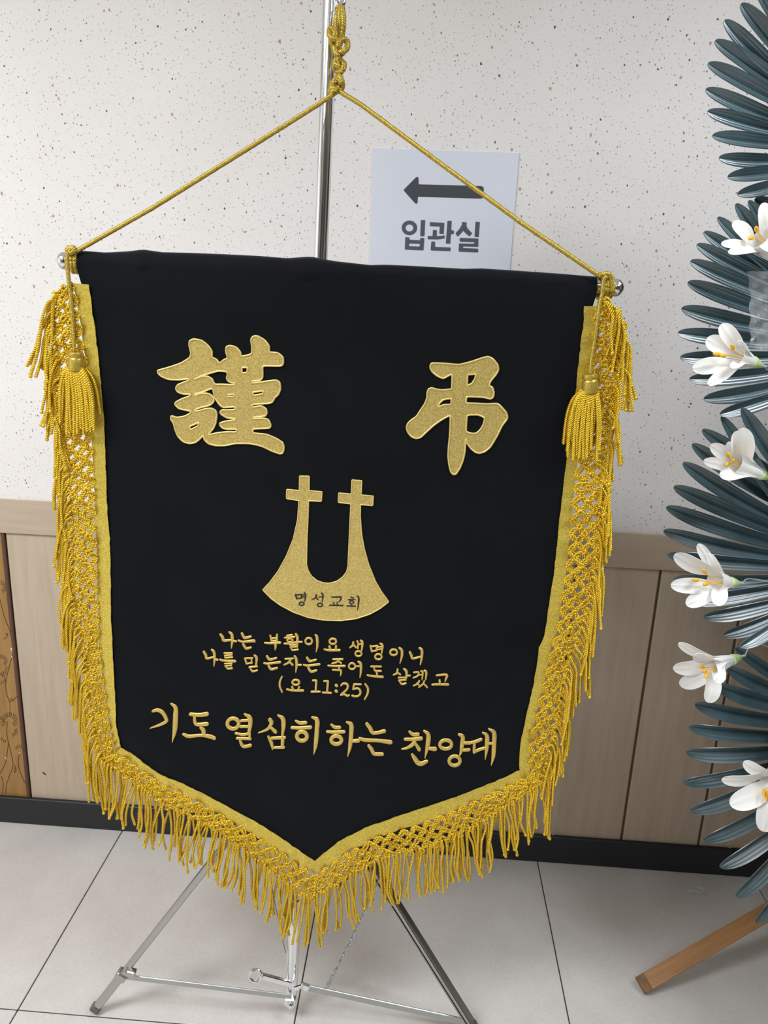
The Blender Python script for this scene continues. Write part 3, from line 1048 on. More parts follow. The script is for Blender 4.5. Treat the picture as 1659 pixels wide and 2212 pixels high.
# tassels
for q, top, hw, hh, tips, L0 in (([(165, 546), (164, 570), (166, 605), (170, 660), (172, 720), (173, 756)], (173, 756), 16.5, 38, (141, 222), 140),
                                 ([(1300, 596), (1294, 606), (1291, 635), (1286, 660), (1279, 720), (1271, 775), (1269, 803)], (1269, 803), 16.5, 40, (1213, 1290), 150)):
    ts = MB().rope(spline([bp(a, b, 0.030 - 0.010 * min(1, (b - q[0][1]) / 200), False) for a, b in q], 6), 0.0031, 0.0068, 4, 5, 7).build('tassel', 'gold_braid', bn, ang=None)
    px = 0.00072
    c = bp(top[0], top[1], 0.016, False)
    dn = bp(top[0] + 2, top[1] + 40, 0.014, False) - c
    dn /= np.linalg.norm(dn)
    MB().lathe(c, dn, [(0, 0.006), (0.001, 0.0105), (0.004, 0.0118), (0.007, 0.0118), (0.009, 0.0105), (0.010, 0.0112), (0.012, 0.0124), (0.026, 0.0128), (0.0285, 0.0132), (0.029, 0.008)], 24).build('tassel_head', 'gold_braid', ts, ang=50)
    for w in range(2):
        nS = 13 if w else 11
        for i in range(nS):
            f = (i + 0.5) / nS
            x0_ = top[0] - hw + 2 * hw * f
            x1_ = tips[0] + (tips[1] - tips[0]) * f + R.uniform(-5, 5)
            y0_ = top[1] + hh - 3
            y1_ = top[1] + hh + L0 - 20 * w + R.uniform(-22, 6) - 20 * abs(f - 0.45)
            bul = (0.008 if w else 0.018)
            P = [(x0_, y0_, bul + 0.001), (x0_ + (x1_ - x0_) * 0.55, y0_ + 22, bul + 0.006), (x0_ + (x1_ - x0_) * 0.85 + R.uniform(-3, 3), (y0_ + y1_) / 2, bul + 0.005), (x1_, y1_, bul + R.uniform(0, 0.004))]
            m2 = MB().rope(spline([bp(a, b, z, False) for a, b, z in P], 7), 0.0028, 0.0072, 2, 6, 6, R.uniform(0, 6))
            m2.build('tassel_strand', 'gold_cord', ts, ang=None)

# ------------------------------------------------------------------ embroidery
def cf(org, sc, off):
    return lambda x, y: (bp(org[0] + x / sc, org[1] + y / sc, off), BN)


def applique(name, rings, org, sc, step, bw, sm=True):
    rings = [[(org[0] + x / sc, org[1] + y / sc) for x, y in r] for r in rings]
    if sm:
        rings = [smooth_ring(r) for r in rings]
    mb = MB()
    fill(rings, step, bf(0.0016), 0.0022, mb, 4)
    o = mb.build(name, 'gold_embroidery', bn, ang=60)
    mb = MB()
    for r in rings:
        r = np.array(r + [r[0]])
        c = resample(r, int(length(r) / 2.5) + 2)
        mb.tube([bp(x, y, 0.0014) for x, y in c], bw, 7, False)
    mb.build('satin_edge', 'gold_satin', o, ang=None)
    return o


def smooth_ring(r):
    if len(r) < 6:
        return list(map(tuple, r))
    P = np.array(r, float)
    n = len(P)
    out_ = []
    for i in range(n):
        a, b, c, d = P[i - 1], P[i], P[(i + 1) % n], P[(i + 2) % n]
        k = max(1, int(np.linalg.norm(c - b) / 3))
        for j in range(k):
            t = j / k
            cr = 0.5 * ((2 * b) + (-a + c) * t + (2 * a - 5 * b + 4 * c - d) * t * t + (-a + 3 * b - 3 * c + d) * t ** 3)
            out_.append(tuple(0.5 * cr + 0.5 * (b * (1 - t) + c * t)))
    return out_


H1 = [[(195, 460), (300, 430), (420, 390), (510, 335), (530, 290), (515, 210), (520, 165), (560, 145), (640, 160), (700, 210), (738, 270), (735, 325), (780, 350), (808, 388), (850, 355), (890, 335), (875, 270), (880, 225), (920, 210), (980, 230), (1020, 280), (1027, 318), (1125, 295), (1135, 230), (1127, 150), (1150, 118), (1195, 115), (1260, 155), (1305, 215), (1308, 275), (1390, 285), (1440, 330), (1440, 390), (1415, 415), (1245, 415), (1235, 450), (1233, 530), (1205, 560), (1125, 570), (1125, 588), (1280, 568), (1370, 558), (1405, 585), (1410, 650), (1385, 705), (1355, 730), (1330, 775), (1290, 790), (1135, 800), (1135, 828), (1220, 815), (1265, 845), (1275, 885), (1255, 915), (1135, 930), (1138, 942), (1230, 938), (1285, 950), (1312, 1000), (1300, 1035), (1140, 1045), (1140, 1085), (1270, 1100), (1370, 1140), (1430, 1180), (1445, 1225), (1435, 1280), (1405, 1290), (1330, 1265), (1220, 1215), (1100, 1190), (960, 1190), (860, 1210), (760, 1210), (690, 1190), (650, 1150), (638, 1112), (600, 1150), (560, 1180), (500, 1190), (440, 1170), (390, 1120), (360, 1050), (345, 990), (318, 945), (325, 915), (380, 930), (450, 920), (505, 893), (520, 868), (480, 860), (400, 840), (360, 800), (365, 780), (430, 745), (500, 720), (520, 697), (450, 697), (390, 675), (370, 640), (390, 605), (460, 575), (500, 560), (500, 543), (400, 553), (300, 548), (225, 515), (195, 480)],
      [(560, 548), (600, 530), (640, 510), (720, 485), (800, 465), (880, 475), (885, 510), (875, 535), (890, 565), (930, 585), (960, 590), (955, 605), (830, 600), (765, 600), (750, 588), (730, 545), (690, 520), (640, 518), (580, 540)],
      [(735, 640), (745, 680), (760, 740), (800, 800), (840, 830), (955, 825), (960, 850), (880, 858), (830, 855), (808, 875), (820, 900), (880, 935), (960, 942), (960, 955), (860, 970), (810, 985), (802, 1000), (830, 1035), (880, 1048), (970, 1048), (970, 1075), (880, 1075), (780, 1085), (690, 1103), (740, 1040), (765, 980), (775, 900), (760, 860), (720, 840), (660, 845), (570, 870), (555, 860), (600, 835), (700, 810), (740, 780), (748, 745), (720, 705), (680, 690), (620, 690), (560, 712), (552, 697), (640, 675), (700, 650)],
      [(500, 1020), (600, 980), (590, 1015), (515, 1052)], [(1028, 430), (1083, 430), (1083, 478), (1030, 490)], [(885, 702), (950, 698), (948, 720), (885, 722)], [(1135, 678), (1238, 665), (1235, 695), (1140, 710)]]
applique('embroidered_character', H1, (300, 700), 4.608, 7, 0.0015)
H2 = [[(470, 290), (485, 262), (520, 255), (660, 262), (840, 275), (1000, 235), (1130, 190), (1205, 172), (1270, 205), (1330, 280), (1338, 345), (1310, 400), (1240, 490), (1222, 545), (1265, 570), (1283, 630), (1275, 690), (1240, 715), (1150, 695), (1050, 688), (938, 690), (932, 768), (1050, 775), (1200, 782), (1325, 778), (1380, 820), (1440, 890), (1457, 940), (1450, 980), (1390, 1060), (1320, 1200), (1240, 1330), (1170, 1390), (1100, 1412), (1050, 1400), (990, 1350), (940, 1280), (922, 1230), (915, 1380), (890, 1500), (850, 1600), (800, 1675), (765, 1682), (735, 1650), (712, 1560), (700, 1450), (705, 1330), (718, 1200), (727, 1050), (722, 930), (620, 980), (520, 1050), (420, 1140), (350, 1205), (290, 1220), (230, 1195), (185, 1140), (168, 1080), (185, 1030), (230, 985), (290, 945), (340, 870), (400, 780), (430, 700), (432, 640), (450, 590), (490, 575), (540, 590), (620, 603), (740, 590), (748, 570), (748, 402), (690, 425), (635, 452), (560, 420), (500, 370), (475, 330)],
      [(945, 405), (1055, 395), (1040, 460), (1000, 520), (940, 548)], [(570, 820), (590, 770), (640, 725), (735, 712), (735, 785), (650, 790)], [(940, 935), (960, 922), (1080, 920), (1165, 960), (1150, 1040), (1110, 1110), (1060, 1155), (1010, 1160), (930, 1130)]]
applique('embroidered_character', H2, (850, 740), 5.925, 7, 0.0015)
EM = [[(522, 95), (635, 97), (633, 262), (782, 275), (775, 385), (627, 378), (622, 560), (610, 800), (603, 1110), (620, 1180), (660, 1250), (720, 1300), (800, 1328), (870, 1332), (950, 1310), (1020, 1260), (1065, 1200), (1082, 1130), (1090, 950), (1102, 700), (1115, 412), (970, 395), (975, 287), (1122, 300), (1127, 137), (1242, 145), (1235, 310), (1375, 322), (1368, 432), (1227, 420), (1225, 560), (1240, 760), (1270, 930), (1320, 1110), (1400, 1310), (1470, 1430), (1553, 1545), (1450, 1625), (1330, 1690), (1180, 1740), (1000, 1765), (800, 1760), (620, 1730), (450, 1670), (300, 1590), (190, 1510), (95, 1412), (180, 1320), (270, 1200), (370, 1020), (450, 820), (500, 600), (515, 378), (370, 355), (373, 250), (520, 262)]]
em = applique('embroidered_emblem', EM, (550, 1010), 5.352, 7, 0.0011, False)


def syllables(parent, name, mat, org, sc, h, off, items):
    for it in items:
        mb = MB()
        for s in it.split('|'):
            if s.startswith('o'):
                a = [float(x) for x in s[1:].split(',')]
                ringstroke(mb, (a[0], a[1]), a[2], a[3], a[4], bf(off), h, org, sc)
            else:
                stroke(mb, parse(s, org, sc), bf(off), h)
        mb.build(name, mat, parent, ang=None, fixn=False)


syllables(em, 'stitched_syllable', 'black_thread', (550, 1010), 5.352, 0.0007, 0.0019, [
    '470,1465,16 490,1510,20|480,1468,16 550,1462,16|545,1465,16 540,1500,16|490,1510,14 545,1505,14|550,1472,12 580,1468,12|550,1492,12 580,1490,12|575,1440,14 590,1465,20 582,1540,14|o545,1570,28,20,16',
    '715,1465,18 705,1500,18 665,1520,10|705,1492,14 735,1520,16|745,1490,12 785,1490,12|775,1445,14 792,1470,20 785,1545,12|o757,1582,30,20,16',
    '895,1490,14 950,1490,16 1000,1490,20 990,1530,16 975,1545,10|915,1550,14 920,1580,14|955,1550,14 955,1580,14|870,1585,16 1020,1588,18',
    '1115,1490,14 1140,1500,16|1085,1520,14 1160,1518,14|o1122,1550,24,17,14|1122,1570,14 1122,1590,14|1070,1592,14 1165,1595,16|1185,1475,14 1205,1500,20 1200,1580,18 1190,1640,8'])
V1, V2 = (420, 1350), (700, 1350)


def line_root(a, b):
    """a line's own mesh: the fine running stitch that ties its syllables together"""
    mb = MB()
    mb.tube([bp(x, y, -0.0004) for x, y in resample(np.array([a, b], float), 40)], 0.0003, 5)
    return mb.build('verse_line', 'velvet', bn)


v1 = line_root((480, 1386), (915, 1415))
syllables(v1, 'stitched_syllable', 'gold_stitch', V1, 5.53, 0.0013, 0.0004, [
    '310,118,30 335,150,36 350,190,34 430,185,26|415,90,24 445,120,36 450,190,36 440,280,14|455,195,26 495,200,26',
    '565,105,30 590,150,36 605,160,34 670,143,28|525,190,24 580,205,26 700,195,36 715,200,30|580,235,30 610,280,34 625,288,30 670,275,28',
    '905,130,24 920,185,28|985,120,28 985,180,28|915,165,22 985,158,22|920,195,22 985,190,22|840,218,22 900,222,26 1020,215,32|965,225,34 968,260,30 962,300,14',
    '1105,130,22 1165,122,24|1080,155,22 1195,145,24|o1140,185,36,18,20|1140,205,22 1140,222,22|1075,225,24 1120,225,24 1240,205,24|1210,110,28 1230,150,34 1225,230,28|1235,205,24 1280,205,26|1140,243,20 1230,238,22|1145,268,18 1230,262,20|1225,240,20 1230,262,20|1150,268,20 1165,300,24 1175,305,22 1235,297,24',
    'o1365,195,40,38,26|1445,120,22 1465,150,36 1468,250,30 1455,320,14'])
syllables(v1, 'stitched_syllable', 'gold_stitch', V2, 5.53, 0.0013, 0.0004, [
    'o105,195,40,32,26|65,255,30 75,290,26|145,250,28 140,285,26|5,292,22 60,302,28 185,300,30',
    '350,205,28 345,240,30 310,268,18|350,235,24 385,265,24|395,190,22 410,215,26 405,275,22|405,230,18 440,225,18|440,185,26 460,210,32 450,300,22|o412,340,38,30,24',
    '555,245,24 572,310,26|560,255,20 640,245,22|630,250,22 625,300,22|575,310,20 630,300,20|640,262,18 690,255,18|640,290,18 690,283,18|675,220,26 700,245,30 690,330,20|o650,375,40,32,24',
    'o832,322,42,34,26|900,270,24 930,300,34 930,370,30 908,450,14',
    '1025,320,28 1045,360,34 1060,395,28 1150,375,24|1140,272,26 1170,300,34 1165,400,30 1150,465,16'])
v2 = line_root((445, 1422), (965, 1470))
syllables(v2, 'stitched_syllable', 'gold_stitch', V1, 5.53, 0.0013, 0.0004, [
    '110,325,30 135,365,34 145,405,28 220,390,24|205,300,24 232,330,34 238,410,32 232,495,14|240,415,24 272,422,28',
    '355,342,22 445,342,24|440,345,20 440,365,20|360,370,18 445,365,20|362,370,20 365,395,20|365,398,20 450,392,22|305,420,24 350,432,26 480,440,36|360,468,18 445,465,20|440,468,20 440,490,20|365,495,18 440,490,20|370,497,20 395,528,24 445,525,26',
    '600,405,24 620,465,26|605,405,20 690,402,22|680,408,22 680,460,22|625,468,20 685,460,20|715,370,24 740,400,34 735,480,24|655,510,24 745,503,24|660,510,22 680,550,26 700,562,24 745,550,24',
    '865,380,30 890,415,34 905,420,30 975,400,26|830,462,22 880,468,26 1020,450,32|885,495,30 915,535,32 985,520,26',
    '1085,410,22 1175,405,24|1150,410,26 1130,450,28 1072,480,20|1130,440,24 1170,480,28|1195,375,24 1215,410,34 1220,480,34 1210,565,14|1225,482,24 1270,482,26',
    '1345,395,30 1370,430,34 1385,435,30 1450,418,26|1305,480,22 1360,488,26 1490,472,32|1360,515,30 1395,560,32 1455,545,28'])
syllables(v2, 'stitched_syllable', 'gold_stitch', V2, 5.53, 0.0013, 0.0004, [
    '110,410,22 220,408,26|175,415,24 150,445,24 95,460,18|170,430,22 205,455,22|50,485,22 120,490,26 245,488,30|180,495,26 182,525,24|105,535,22 200,540,24|200,540,28 205,570,26 195,605,12',
    'o335,490,38,36,24|380,490,22 420,490,20|410,435,24 440,465,34 440,560,28 430,620,14',
    '565,492,24 680,492,24|600,500,22 610,540,24 680,545,24|630,555,26 635,590,26|520,595,22 590,608,26 700,615,30',
    '880,525,26 870,570,28 830,590,18|875,560,22 910,585,24|955,520,24 985,550,34 985,620,26|985,598,20 1025,598,24|890,622,20 980,620,20|975,625,18 978,650,20|895,655,20 975,648,20|900,660,22 925,695,26 940,700,24 975,690,24',
    '1075,560,20 1130,560,22 1120,600,24 1065,625,16|1130,590,16 1165,588,16|1160,545,22 1180,560,26 1172,640,18|1200,540,26 1222,560,30 1215,640,20|1140,660,22 1115,695,24 1070,718,18|1110,690,20 1135,710,20|1200,660,22 1180,700,24 1135,735,18|1190,690,20 1230,735,24',
    '1345,595,22 1465,590,28 1455,640,26 1445,670,14|1380,655,28 1385,690,26|1295,705,24 1360,702,26 1480,705,30'])
v3 = line_root((605, 1485), (795, 1495))
syllables(v3, 'stitched_syllable', 'gold_stitch', V1, 5.53, 0.0013, 0.0004, [
    '1045,622,22 1020,680,26 1018,740,26 1045,805,22',
    'o1210,690,42,30,26|1165,745,26 1180,775,24|1250,745,26 1240,775,24|1105,775,24 1180,788,26 1295,788,30',
    '1415,665,22 1455,665,24|1455,670,30 1448,790,26|1400,800,26 1500,798,22', '1550,670,22 1595,672,24|1595,675,30 1585,800,26|1535,808,24 1632,812,24'])
syllables(v3, 'stitched_syllable', 'gold_stitch', V2, 5.53, 0.0013, 0.0004, [
    '145,720,38 150,724,38|143,788,38 149,792,38', '205,720,22 225,700,24 265,700,28 285,725,30 270,770,26 205,830,26|205,835,24 240,825,24 280,845,26 300,835,22',
    '360,705,24 440,705,22|358,710,26 350,760,26|352,765,20 400,752,24 435,785,28 425,830,26 380,850,24 340,840,26', '492,700,22 525,750,28 522,810,28 488,880,20'])
v4 = line_root((330, 1560), (1070, 1625))
v4.name = 'dedication_line'
syllables(v4, 'stitched_syllable', 'gold_stitch', (310, 1500), 5.53, 0.0018, 0.0004, [
    '115,200,34 170,190,44 230,225,46 270,300,44 265,330,42 200,365,36 85,400,14|330,115,24 380,165,50 380,260,62 370,430,56 342,572,12',
    '560,245,44 660,255,48 750,245,56|605,275,36 610,340,40 640,370,44 750,365,52|680,410,34 710,440,52 715,490,50|475,485,34 540,510,44 680,500,36 790,515,50 840,535,44',
    'o1065,360,68,62,46|1165,325,34 1240,320,34|1160,395,36 1240,395,36|1205,245,24 1265,290,56 1270,380,50 1255,470,40|1100,475,30 1180,490,34 1250,480,34|1265,470,30 1265,530,30|1115,535,34 1270,540,36|1150,560,34 1170,610,40 1200,635,40 1270,620,44'])
syllables(v4, 'stitched_syllable', 'gold_stitch', (580, 1520), 5.925, 0.0018, 0.0004, [
    '15,215,52 35,255,52 -15,335,38 -130,382,14|35,320,36 85,368,48|120,155,24 180,200,56 190,290,56 175,415,30|-5,430,30 35,510,46 50,585,22|40,450,40 200,440,46|180,450,50 175,560,42|75,570,34 190,565,40',
    '350,225,30 400,250,44 475,245,44|300,312,40 400,315,44 535,305,50|o427,420,65,58,52|560,175,28 620,210,60 620,330,60 605,520,54 582,640,14',
    '805,265,28 850,298,44 910,300,44|755,355,36 830,360,42 965,355,46|o870,460,66,52,50|1005,230,28 1060,265,58 1060,380,58 1045,540,50 1017,660,14|1090,470,44 1150,465,52',
    '1260,250,44 1300,300,54 1335,360,48 1400,360,44 1480,340,52|1170,435,36 1240,455,48 1400,460,44 1560,480,58|1285,525,40 1320,570,50 1350,625,48 1400,632,48 1455,632,48'])
syllables(v4, 'stitched_syllable', 'gold_stitch', (840, 1540), 6.144, 0.0018, 0.0004, [
    '275,235,34 320,270,48 385,270,50|220,335,44 320,335,46 425,325,56|340,370,56 310,410,52 240,450,36 175,462,18|360,400,36 400,465,54|470,225,30 525,280,58 515,420,60 480,578,14|550,460,48 610,465,60|310,535,36 350,590,58 390,640,58 440,650,60 500,625,48',
    'o755,407,78,58,48|930,275,36 980,310,56 970,420,56 960,500,44 940,550,20|1010,390,44 1075,390,46|1000,485,44 1060,480,44|o872,625,72,62,48',
    '1095,385,40 1160,370,44 1220,345,46|1135,400,40 1130,510,40|1135,510,40 1200,480,44 1270,460,40|1245,250,24 1300,290,56 1300,440,56 1278,600,14|1325,400,34 1365,398,36|1325,190,24 1395,250,58 1395,420,60 1385,560,50 1357,672,12'])

# ------------------------------------------------------------------ the wreath on its wooden stand
YW = -0.42
wt = thing('funeral_wreath', (1.15, -0.3, 0.0), 'tall condolence wreath of dark palm fronds and white lilies on a wooden stand', 'wreath')
LEAVES = [
    # tip x, tip y, x and y where the leaf meets the picture's right edge, width in pixels, tip depth
    [(1632, -30, 1680, 40, 34, 0), (1600, 8, 1659, 74, 36, 0), (1564, 44, 1659, 124, 34, 0), (1544, 88, 1659, 162, 34, 0), (1529, 137, 1659, 205, 33, 0), (1524, 193, 1659, 243, 32, 0), (1528, 241, 1659, 272, 31, 0), (1539, 293, 1659, 303, 30, 0), (1553, 341, 1659, 336, 29, 0), (1572, 382, 1659, 370, 29, 0), (1593, 420, 1659, 398, 28, 0)],
    [(1630, 430, 1700, 445, 26, 1), (1617, 433, 1665, 492, 26, 0), (1589, 440, 1652, 512, 30, 0), (1550, 469, 1640, 550, 28, 0), (1520, 501, 1650, 572, 30, 0), (1505, 528, 1659, 596, 32, 0), (1491, 564, 1659, 628, 34, 0), (1485, 610, 1659, 668, 35, 0), (1472, 666, 1659, 703, 36, 0), (1464, 719, 1659, 737, 35, 0), (1469, 772, 1659, 768, 34, 0), (1489, 819, 1659, 797, 33, 0), (1520, 862, 1659, 828, 33, 0), (1555, 895, 1659, 858, 32, 0)],
    [(1602, 882, 1665, 965, 36, -1), (1558, 899, 1620, 990, 30, 0), (1517, 928, 1659, 1015, 32, 0), (1495, 959, 1659, 1055, 34, 0), (1475, 1000, 1659, 1100, 36, 0), (1455, 1051, 1659, 1133, 36, 0), (1439, 1095, 1659, 1160, 35, 0), (1433, 1146, 1659, 1188, 34, 0), (1442, 1198, 1659, 1214, 33, 0), (1456, 1250, 1659, 1241, 33, 0), (1493, 1300, 1659, 1268, 33, 0), (1520, 1333, 1659, 1299, 34, 0), (1562, 1373, 1659, 1327, 33, 0), (1599, 1398, 1659, 1352, 32, -1)],
    [(1588, 1399, 1650, 1440, 26, 0), (1569, 1441, 1659, 1475, 32, 0), (1543, 1480, 1659, 1508, 35, 0), (1501, 1521, 1659, 1543, 36, 0), (1488, 1570, 1659, 1578, 36, 0), (1482, 1625, 1659, 1613, 38, 0), (1476, 1690, 1659, 1648, 39, 0), (1491, 1753, 1659, 1675, 38, 0), (1519, 1816, 1659, 1738, 38, 0), (1555, 1874, 1659, 1800, 36, 0), (1590, 1938, 1659, 1862, 36, 0), (1633, 1994, 1672, 1935, 34, 0)]]


def leaf(B, T, wid, bend, curl, roll):
    d = T - B
    Ln = np.linalg.norm(d)
    d /= Ln
    nrm = np.array([0, -1.0, 0]) - d * np.dot((0, -1.0, 0), d)
    nrm /= np.linalg.norm(nrm)
    w = np.cross(nrm, d)
    c, s_ = math.cos(roll), math.sin(roll)
    w, nrm = c * w + s_ * nrm, -s_ * w + c * nrm
    us = np.concatenate([np.linspace(0, 0.82, 11), [0.87, 0.91, 0.94, 0.965, 0.985, 0.997]])
    vs = np.linspace(-1, 1, 29)
    G = []
    for u in us:
        pf = (0.55 + 0.45 * min(1, u / 0.7)) * math.sqrt(max(0.004, 1 - max(0, (u - 0.68) / 0.32) ** 3.0))
        cen = B + d * Ln * u + w * bend * (4 * u * (1 - u)) + nrm * curl * (u ** 2)
        row = []
        for vv in vs:
            z = 0.84 * abs(vv) ** 1.1 * pf * wid / 2 * (1 - 0.6 * u ** 8) + 0.00028 * math.cos(vv * 19) * min(1, (1 - u) * 7) - 0.0012 * math.exp(-(vv / 0.06) ** 2)
            row.append(cen + w * vv * pf * wid / 2 + nrm * z)
        G.append(row)
    return MB().shell(G, 0.0012, -nrm)


for ci, lv in enumerate(LEAVES):
    ctr = [(1800, 300), (1800, 745), (1800, 1195), (1800, 1600)][ci]
    stem = [at(1800 + 8 * math.sin(i), y, YW + 0.05) for i, y in enumerate(np.linspace(ctr[1] - 190, ctr[1] + 190, 7))]
    frd = MB().tube(spline(stem, 4), 0.006, 8).build('palm_frond', 'wire_green', wt)
    for i, (tx_, ty_, ex, ey, wpx, dz) in enumerate(lv):
        kk = (1800 - tx_) / (ex - tx_) if ex > tx_ + 25 else 3.0
        kk = min(kk, 4.2)
        bx, by = tx_ + (ex - tx_) * kk, ty_ + (ey - ty_) * kk
        by = by + 0.25 * (ctr[1] - by) * 0.0
        yt = YW - 0.03 * (dz == -1) + 0.05 * (dz == 1) - R.uniform(0.0, 0.012) - (0.06 if dz == -1 else 0)
        yb = YW + 0.035 - (0.05 if dz == -1 else 0)
        T, B = at(tx_, ty_, yt), at(bx, by, yb)
        wid = wpx / FOC * float(np.dot(T - CAM, FWD))
        leaf(B, T, wid, R.uniform(-0.004, 0.004) + 0.006, 0.0, R.uniform(-0.12, 0.12)).build('leaf', 'palm_leaf', frd, ang=75)

# lilies: base, throat, then six petals (tip x, tip y, tip depth towards the viewer in m, width in px)
LIL = [((1690, 575), (1640, 515), [(1649, 438, 0.01, 30), (1583, 480, 0.02, 34), (1558, 526, 0.03, 24), (1573, 545, 0.045, 22), (1672, 480, 0.04, 34), (1680, 545, 0.05, 34)], [(1634, 495), (1623, 514)]),
       ((1642, 788), (1588, 768), [(1558, 700, 0.005, 34), (1526, 732, -0.005, 38), (1496, 796, 0.02, 38), (1529, 831, 0.04, 26), (1594, 737, 0.045, 22), (1577, 793, 0.05, 20)], [(1548, 765), (1582, 750), (1562, 768)]),
       ((1660, 1031), (1585, 1000), [(1604, 925, 0.045, 44), (1591, 931, 0.02, 36), (1535, 961, 0.0, 32), (1520, 995, 0.0, 26), (1555, 1027, 0.04, 34), (1572, 955, 0.0, 28)], [(1573, 983), (1583, 995), (1570, 1003)]),
       ((1594, 1259), (1545, 1255), [(1508, 1175, 0.0, 24), (1457, 1198, 0.02, 38), (1449, 1264, 0.03, 34), (1482, 1306, 0.035, 34), (1546, 1307, 0.05, 34), (1530, 1195, 0.02, 20)], [(1502, 1253), (1524, 1262), (1521, 1234)]),
       ((1599, 1419), (1535, 1440), [(1466, 1389, 0.03, 26), (1454, 1444, 0.0, 34), (1469, 1481, -0.005, 36), (1531, 1518, 0.02, 32), (1500, 1414, 0.05, 34), (1543, 1471, 0.055, 34)], [(1516, 1440), (1522, 1449), (1526, 1459)]),
       ((1720, 1668), (1655, 1690), [(1607, 1645, 0.01, 34), (1559, 1684, 0.02, 36), (1577, 1738, 0.03, 46), (1648, 1796, 0.05, 46), (1715, 1740, 0.055, 40), (1680, 1640, 0.03, 40)], [(1650, 1712), (1655, 1722), (1662, 1715)])]
for (bx, by), (mx, my), pets, stm in LIL:
    YL = YW - 0.055
    B, M = at(bx, by, YL), at(mx, my, YL - 0.02)
    axl = (M - B) / np.linalg.norm(M - B)
    lily = MB().lathe(B - axl * 0.012, axl, [(0, 0.0022), (0.008, 0.0026), (0.012, 0.0032)], 10).tube(spline([B - axl * 0.01, B - axl * 0.05 + (0, 0.03, 0), at(bx + 120, by + 8, YW + 0.03)], 6), 0.0012, 6).build('lily', 'wire_sleeve', wt)
    MB().lathe(B - axl * 0.003, axl, [(0, 0.0028), (0.004, 0.0052), (0.012, 0.0082), (0.020, 0.0105), (0.0205, 0.0100)], 16).build('flower_base', 'petal_green', lily)
    Lb = float(np.linalg.norm(M - B))
    pr = [(0.012, 0.006), (0.022, 0.0100), (Lb * 0.55, 0.0135), (Lb * 0.8, 0.0165), (Lb * 1.0, 0.0205)]
    MB().lathe(B, axl, pr + [(t_, r_ - 0.0007) for t_, r_ in pr[::-1]], 20).build('throat', 'petal_white', lily, ang=70)
    for (tx_, ty_, dz, wpx) in pets:
        T = at(tx_, ty_, YL - dz - 0.005)
        vdir = np.array([0, -1.0, 0])
        offd = T - M
        offd = offd - axl * np.dot(offd, axl)
        on = offd / max(np.linalg.norm(offd), 1e-6)
        P0 = B + axl * 0.019 + on * 0.0085
        P1 = B + (M - B) * 0.85 + on * 0.0165
        P2 = T
        Q = spline([P0, P1, P1 * 0.45 + P2 * 0.55 - on * 0.003 + vdir * 0.006, P2], 6)
        UU = np.concatenate([np.linspace(0, 0.8, 11), [0.85, 0.89, 0.925, 0.95, 0.97, 0.985, 0.995, 1.0]])
        Qd = resample(Q, 101)
        Q = np.stack([np.interp(UU, np.linspace(0, 1, 101), Qd[:, k]) for k in range(3)], 1)
        wid = wpx / FOC * float(np.dot(T - CAM, FWD))
        Tn, A_, B_ = frames(Q)
        G = []
        for i, p in enumerate(Q):
            u = UU[i]
            pf = (0.26 + 0.74 * math.sin(min(1, u / 0.68) * math.pi / 2) ** 1.6) * math.sqrt(max(0.003, 1 - max(0, (u - 0.68) / 0.32) ** 2.6))
            t = Tn[i]
            face = axl * 0.35 * (1 - u) - on * (1 - 0.6 * u) + vdir * (0.35 + 0.75 * u)
            face = face - t * np.dot(face, t)
            face /= np.linalg.norm(face)
            sd = np.cross(t, face)
            G.append([p + sd * vv * pf * wid / 2 + face * (0.22 * vv * vv * pf * wid / 2 * (1.6 - u) + 0.0012 * math.exp(-(vv / .15) ** 2)) for vv in np.linspace(-1, 1, 11)])
        MB().shell(G, 0.0007, -face).build('petal', 'petal_white', lily, ang=70)
    for (sx, sy_) in stm:
        T = at(sx, sy_, YL - 0.043)
        P = spline([(B + M) / 2 + (0, -0.012, 0), T * 0.5 + M * 0.5 + (0, -0.004, 0), T], 5)
        d = (P[-1] - P[-3]) / np.linalg.norm(P[-1] - P[-3])
        MB().tube(P, 0.0008, 6).tube([T - d * 0.008, T - d * 0.006, T - d * 0.002, T + d * 0.003, T + d * 0.006, T + d * 0.0075], [0.0012, 0.0026, 0.0034, 0.0032, 0.0022, 0.0008], 12).build('stamen', 'stamen', lily)
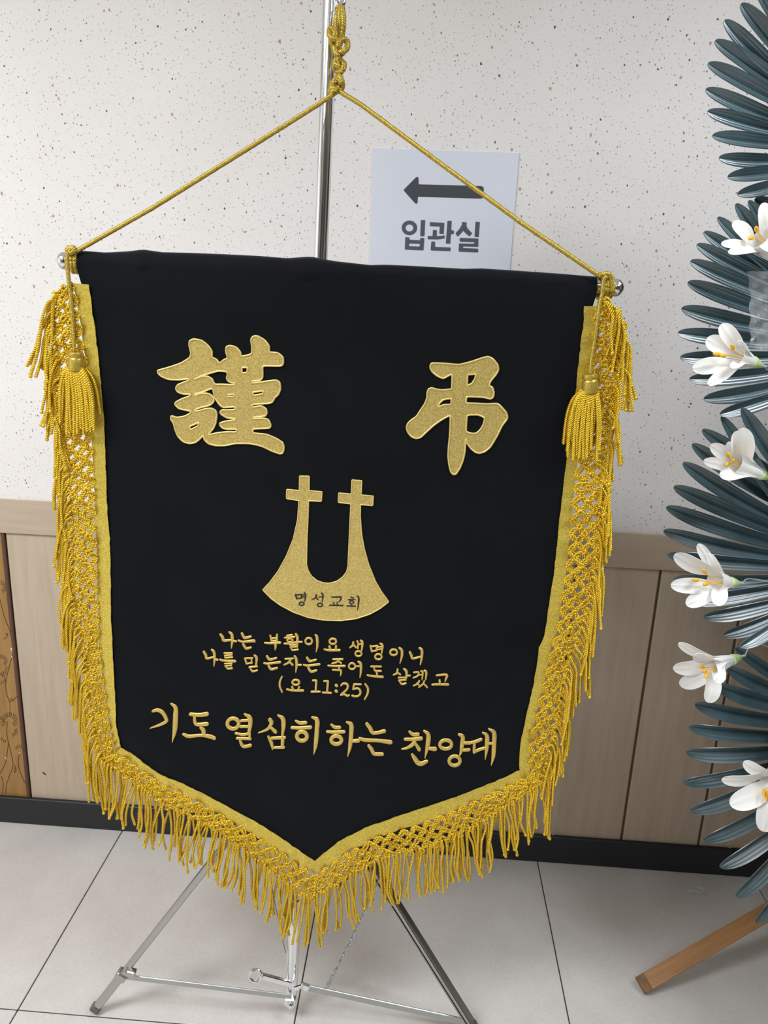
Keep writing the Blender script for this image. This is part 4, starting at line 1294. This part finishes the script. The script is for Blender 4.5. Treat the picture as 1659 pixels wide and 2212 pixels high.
# tape of clear film over the second frond
G = []
for i, y in enumerate(np.linspace(586, 752, 15)):
    G.append([at(1620 - (6 if i < 2 else 0) + 3 * math.sin(i * 1.7) + t * 75, y + 8 * t * (i > 7), YW - 0.028 - 0.004 * math.sin(i * 2.1 + t * 9) - 0.003 * math.sin(t * 22 + i)) for t in np.linspace(0, 1, 12)])
MB().shell(G, 0.0004, (0, 1, 0)).build('clear_tape', 'clear_film', wt, ang=60)
# unseen wreath body, bulked out to shade wall and floor; then the stand
cb = MB()
for x_, z_, h_, w_ in ((1.22, 0.66, 0.36, 0.50), (1.34, 1.25, 0.36, 0.50), (1.40, 1.80, 0.38, 0.50)):
    cb.sphere((x_, -0.54, z_), 1.0, 32, 18, (w_, 0.38, h_))
cb.build('wreath_shade_core', 'wreath_shade_core', wt)
f0, f1 = at_floor(1388, 2126, 0.02), at(1662, 1968, -0.29)
f2 = f0 + (f1 - f0) * 1.6
dW = (f2 - f0) / np.linalg.norm(f2 - f0)
lw_ = np.cross(dW, (0, -0.55, 0.8))
lw_ /= np.linalg.norm(lw_)
lu_ = np.cross(lw_, dW)
lg = MB().box((0.012, -0.018, -0.011), (length([f0, f2]), 0.018, 0.011), 0.0015).build('stand_leg', 'stand_wood', None, ang=30)
le = MB().box((-0.006, -0.018, -0.011), (0.0122, 0.018, 0.011), 0.0012).build('leg_end', 'worn_wood', None, ang=30)
q0 = f0 - np.array(wt.location)
lg.parent = wt
lg.matrix_local = Matrix([[dW[k], lw_[k], lu_[k], q0[k]] for k in range(3)] + [[0, 0, 0, 1]])
le.parent = lg
MB().box((1.02, -0.26, 0.02), (1.07, -0.23, 1.9), 0.003).box((1.6, -0.26, 0.0), (1.65, -0.23, 1.9), 0.003).build('stand_post', 'stand_wood', wt, ang=30)
# scrap of clear film lying on the floor
sc0 = at_floor(1500, 1926)
scp = thing('plastic_scrap', (sc0[0], sc0[1], 0.0), 'small clear plastic scrap lying on the tile by the baseboard', 'scrap')
G = [[np.array([sc0[0] - 0.022 + 0.05 * t, sc0[1] - 0.012 + 0.026 * s_, 0.0012 + 0.004 * max(0, math.sin(3.0 * t + 1.3 * s_)) + 0.006 * (t < 0.2) * (1 - t * 5) + 0.003 * abs(math.sin(7 * s_ + 5 * t))]) for t in np.linspace(0, 1, 12)] for s_ in np.linspace(0, 1, 9)]
MB().shell(G, 0.0004, (0, 0, 1)).build('film', 'scrap_film', scp, ang=60)
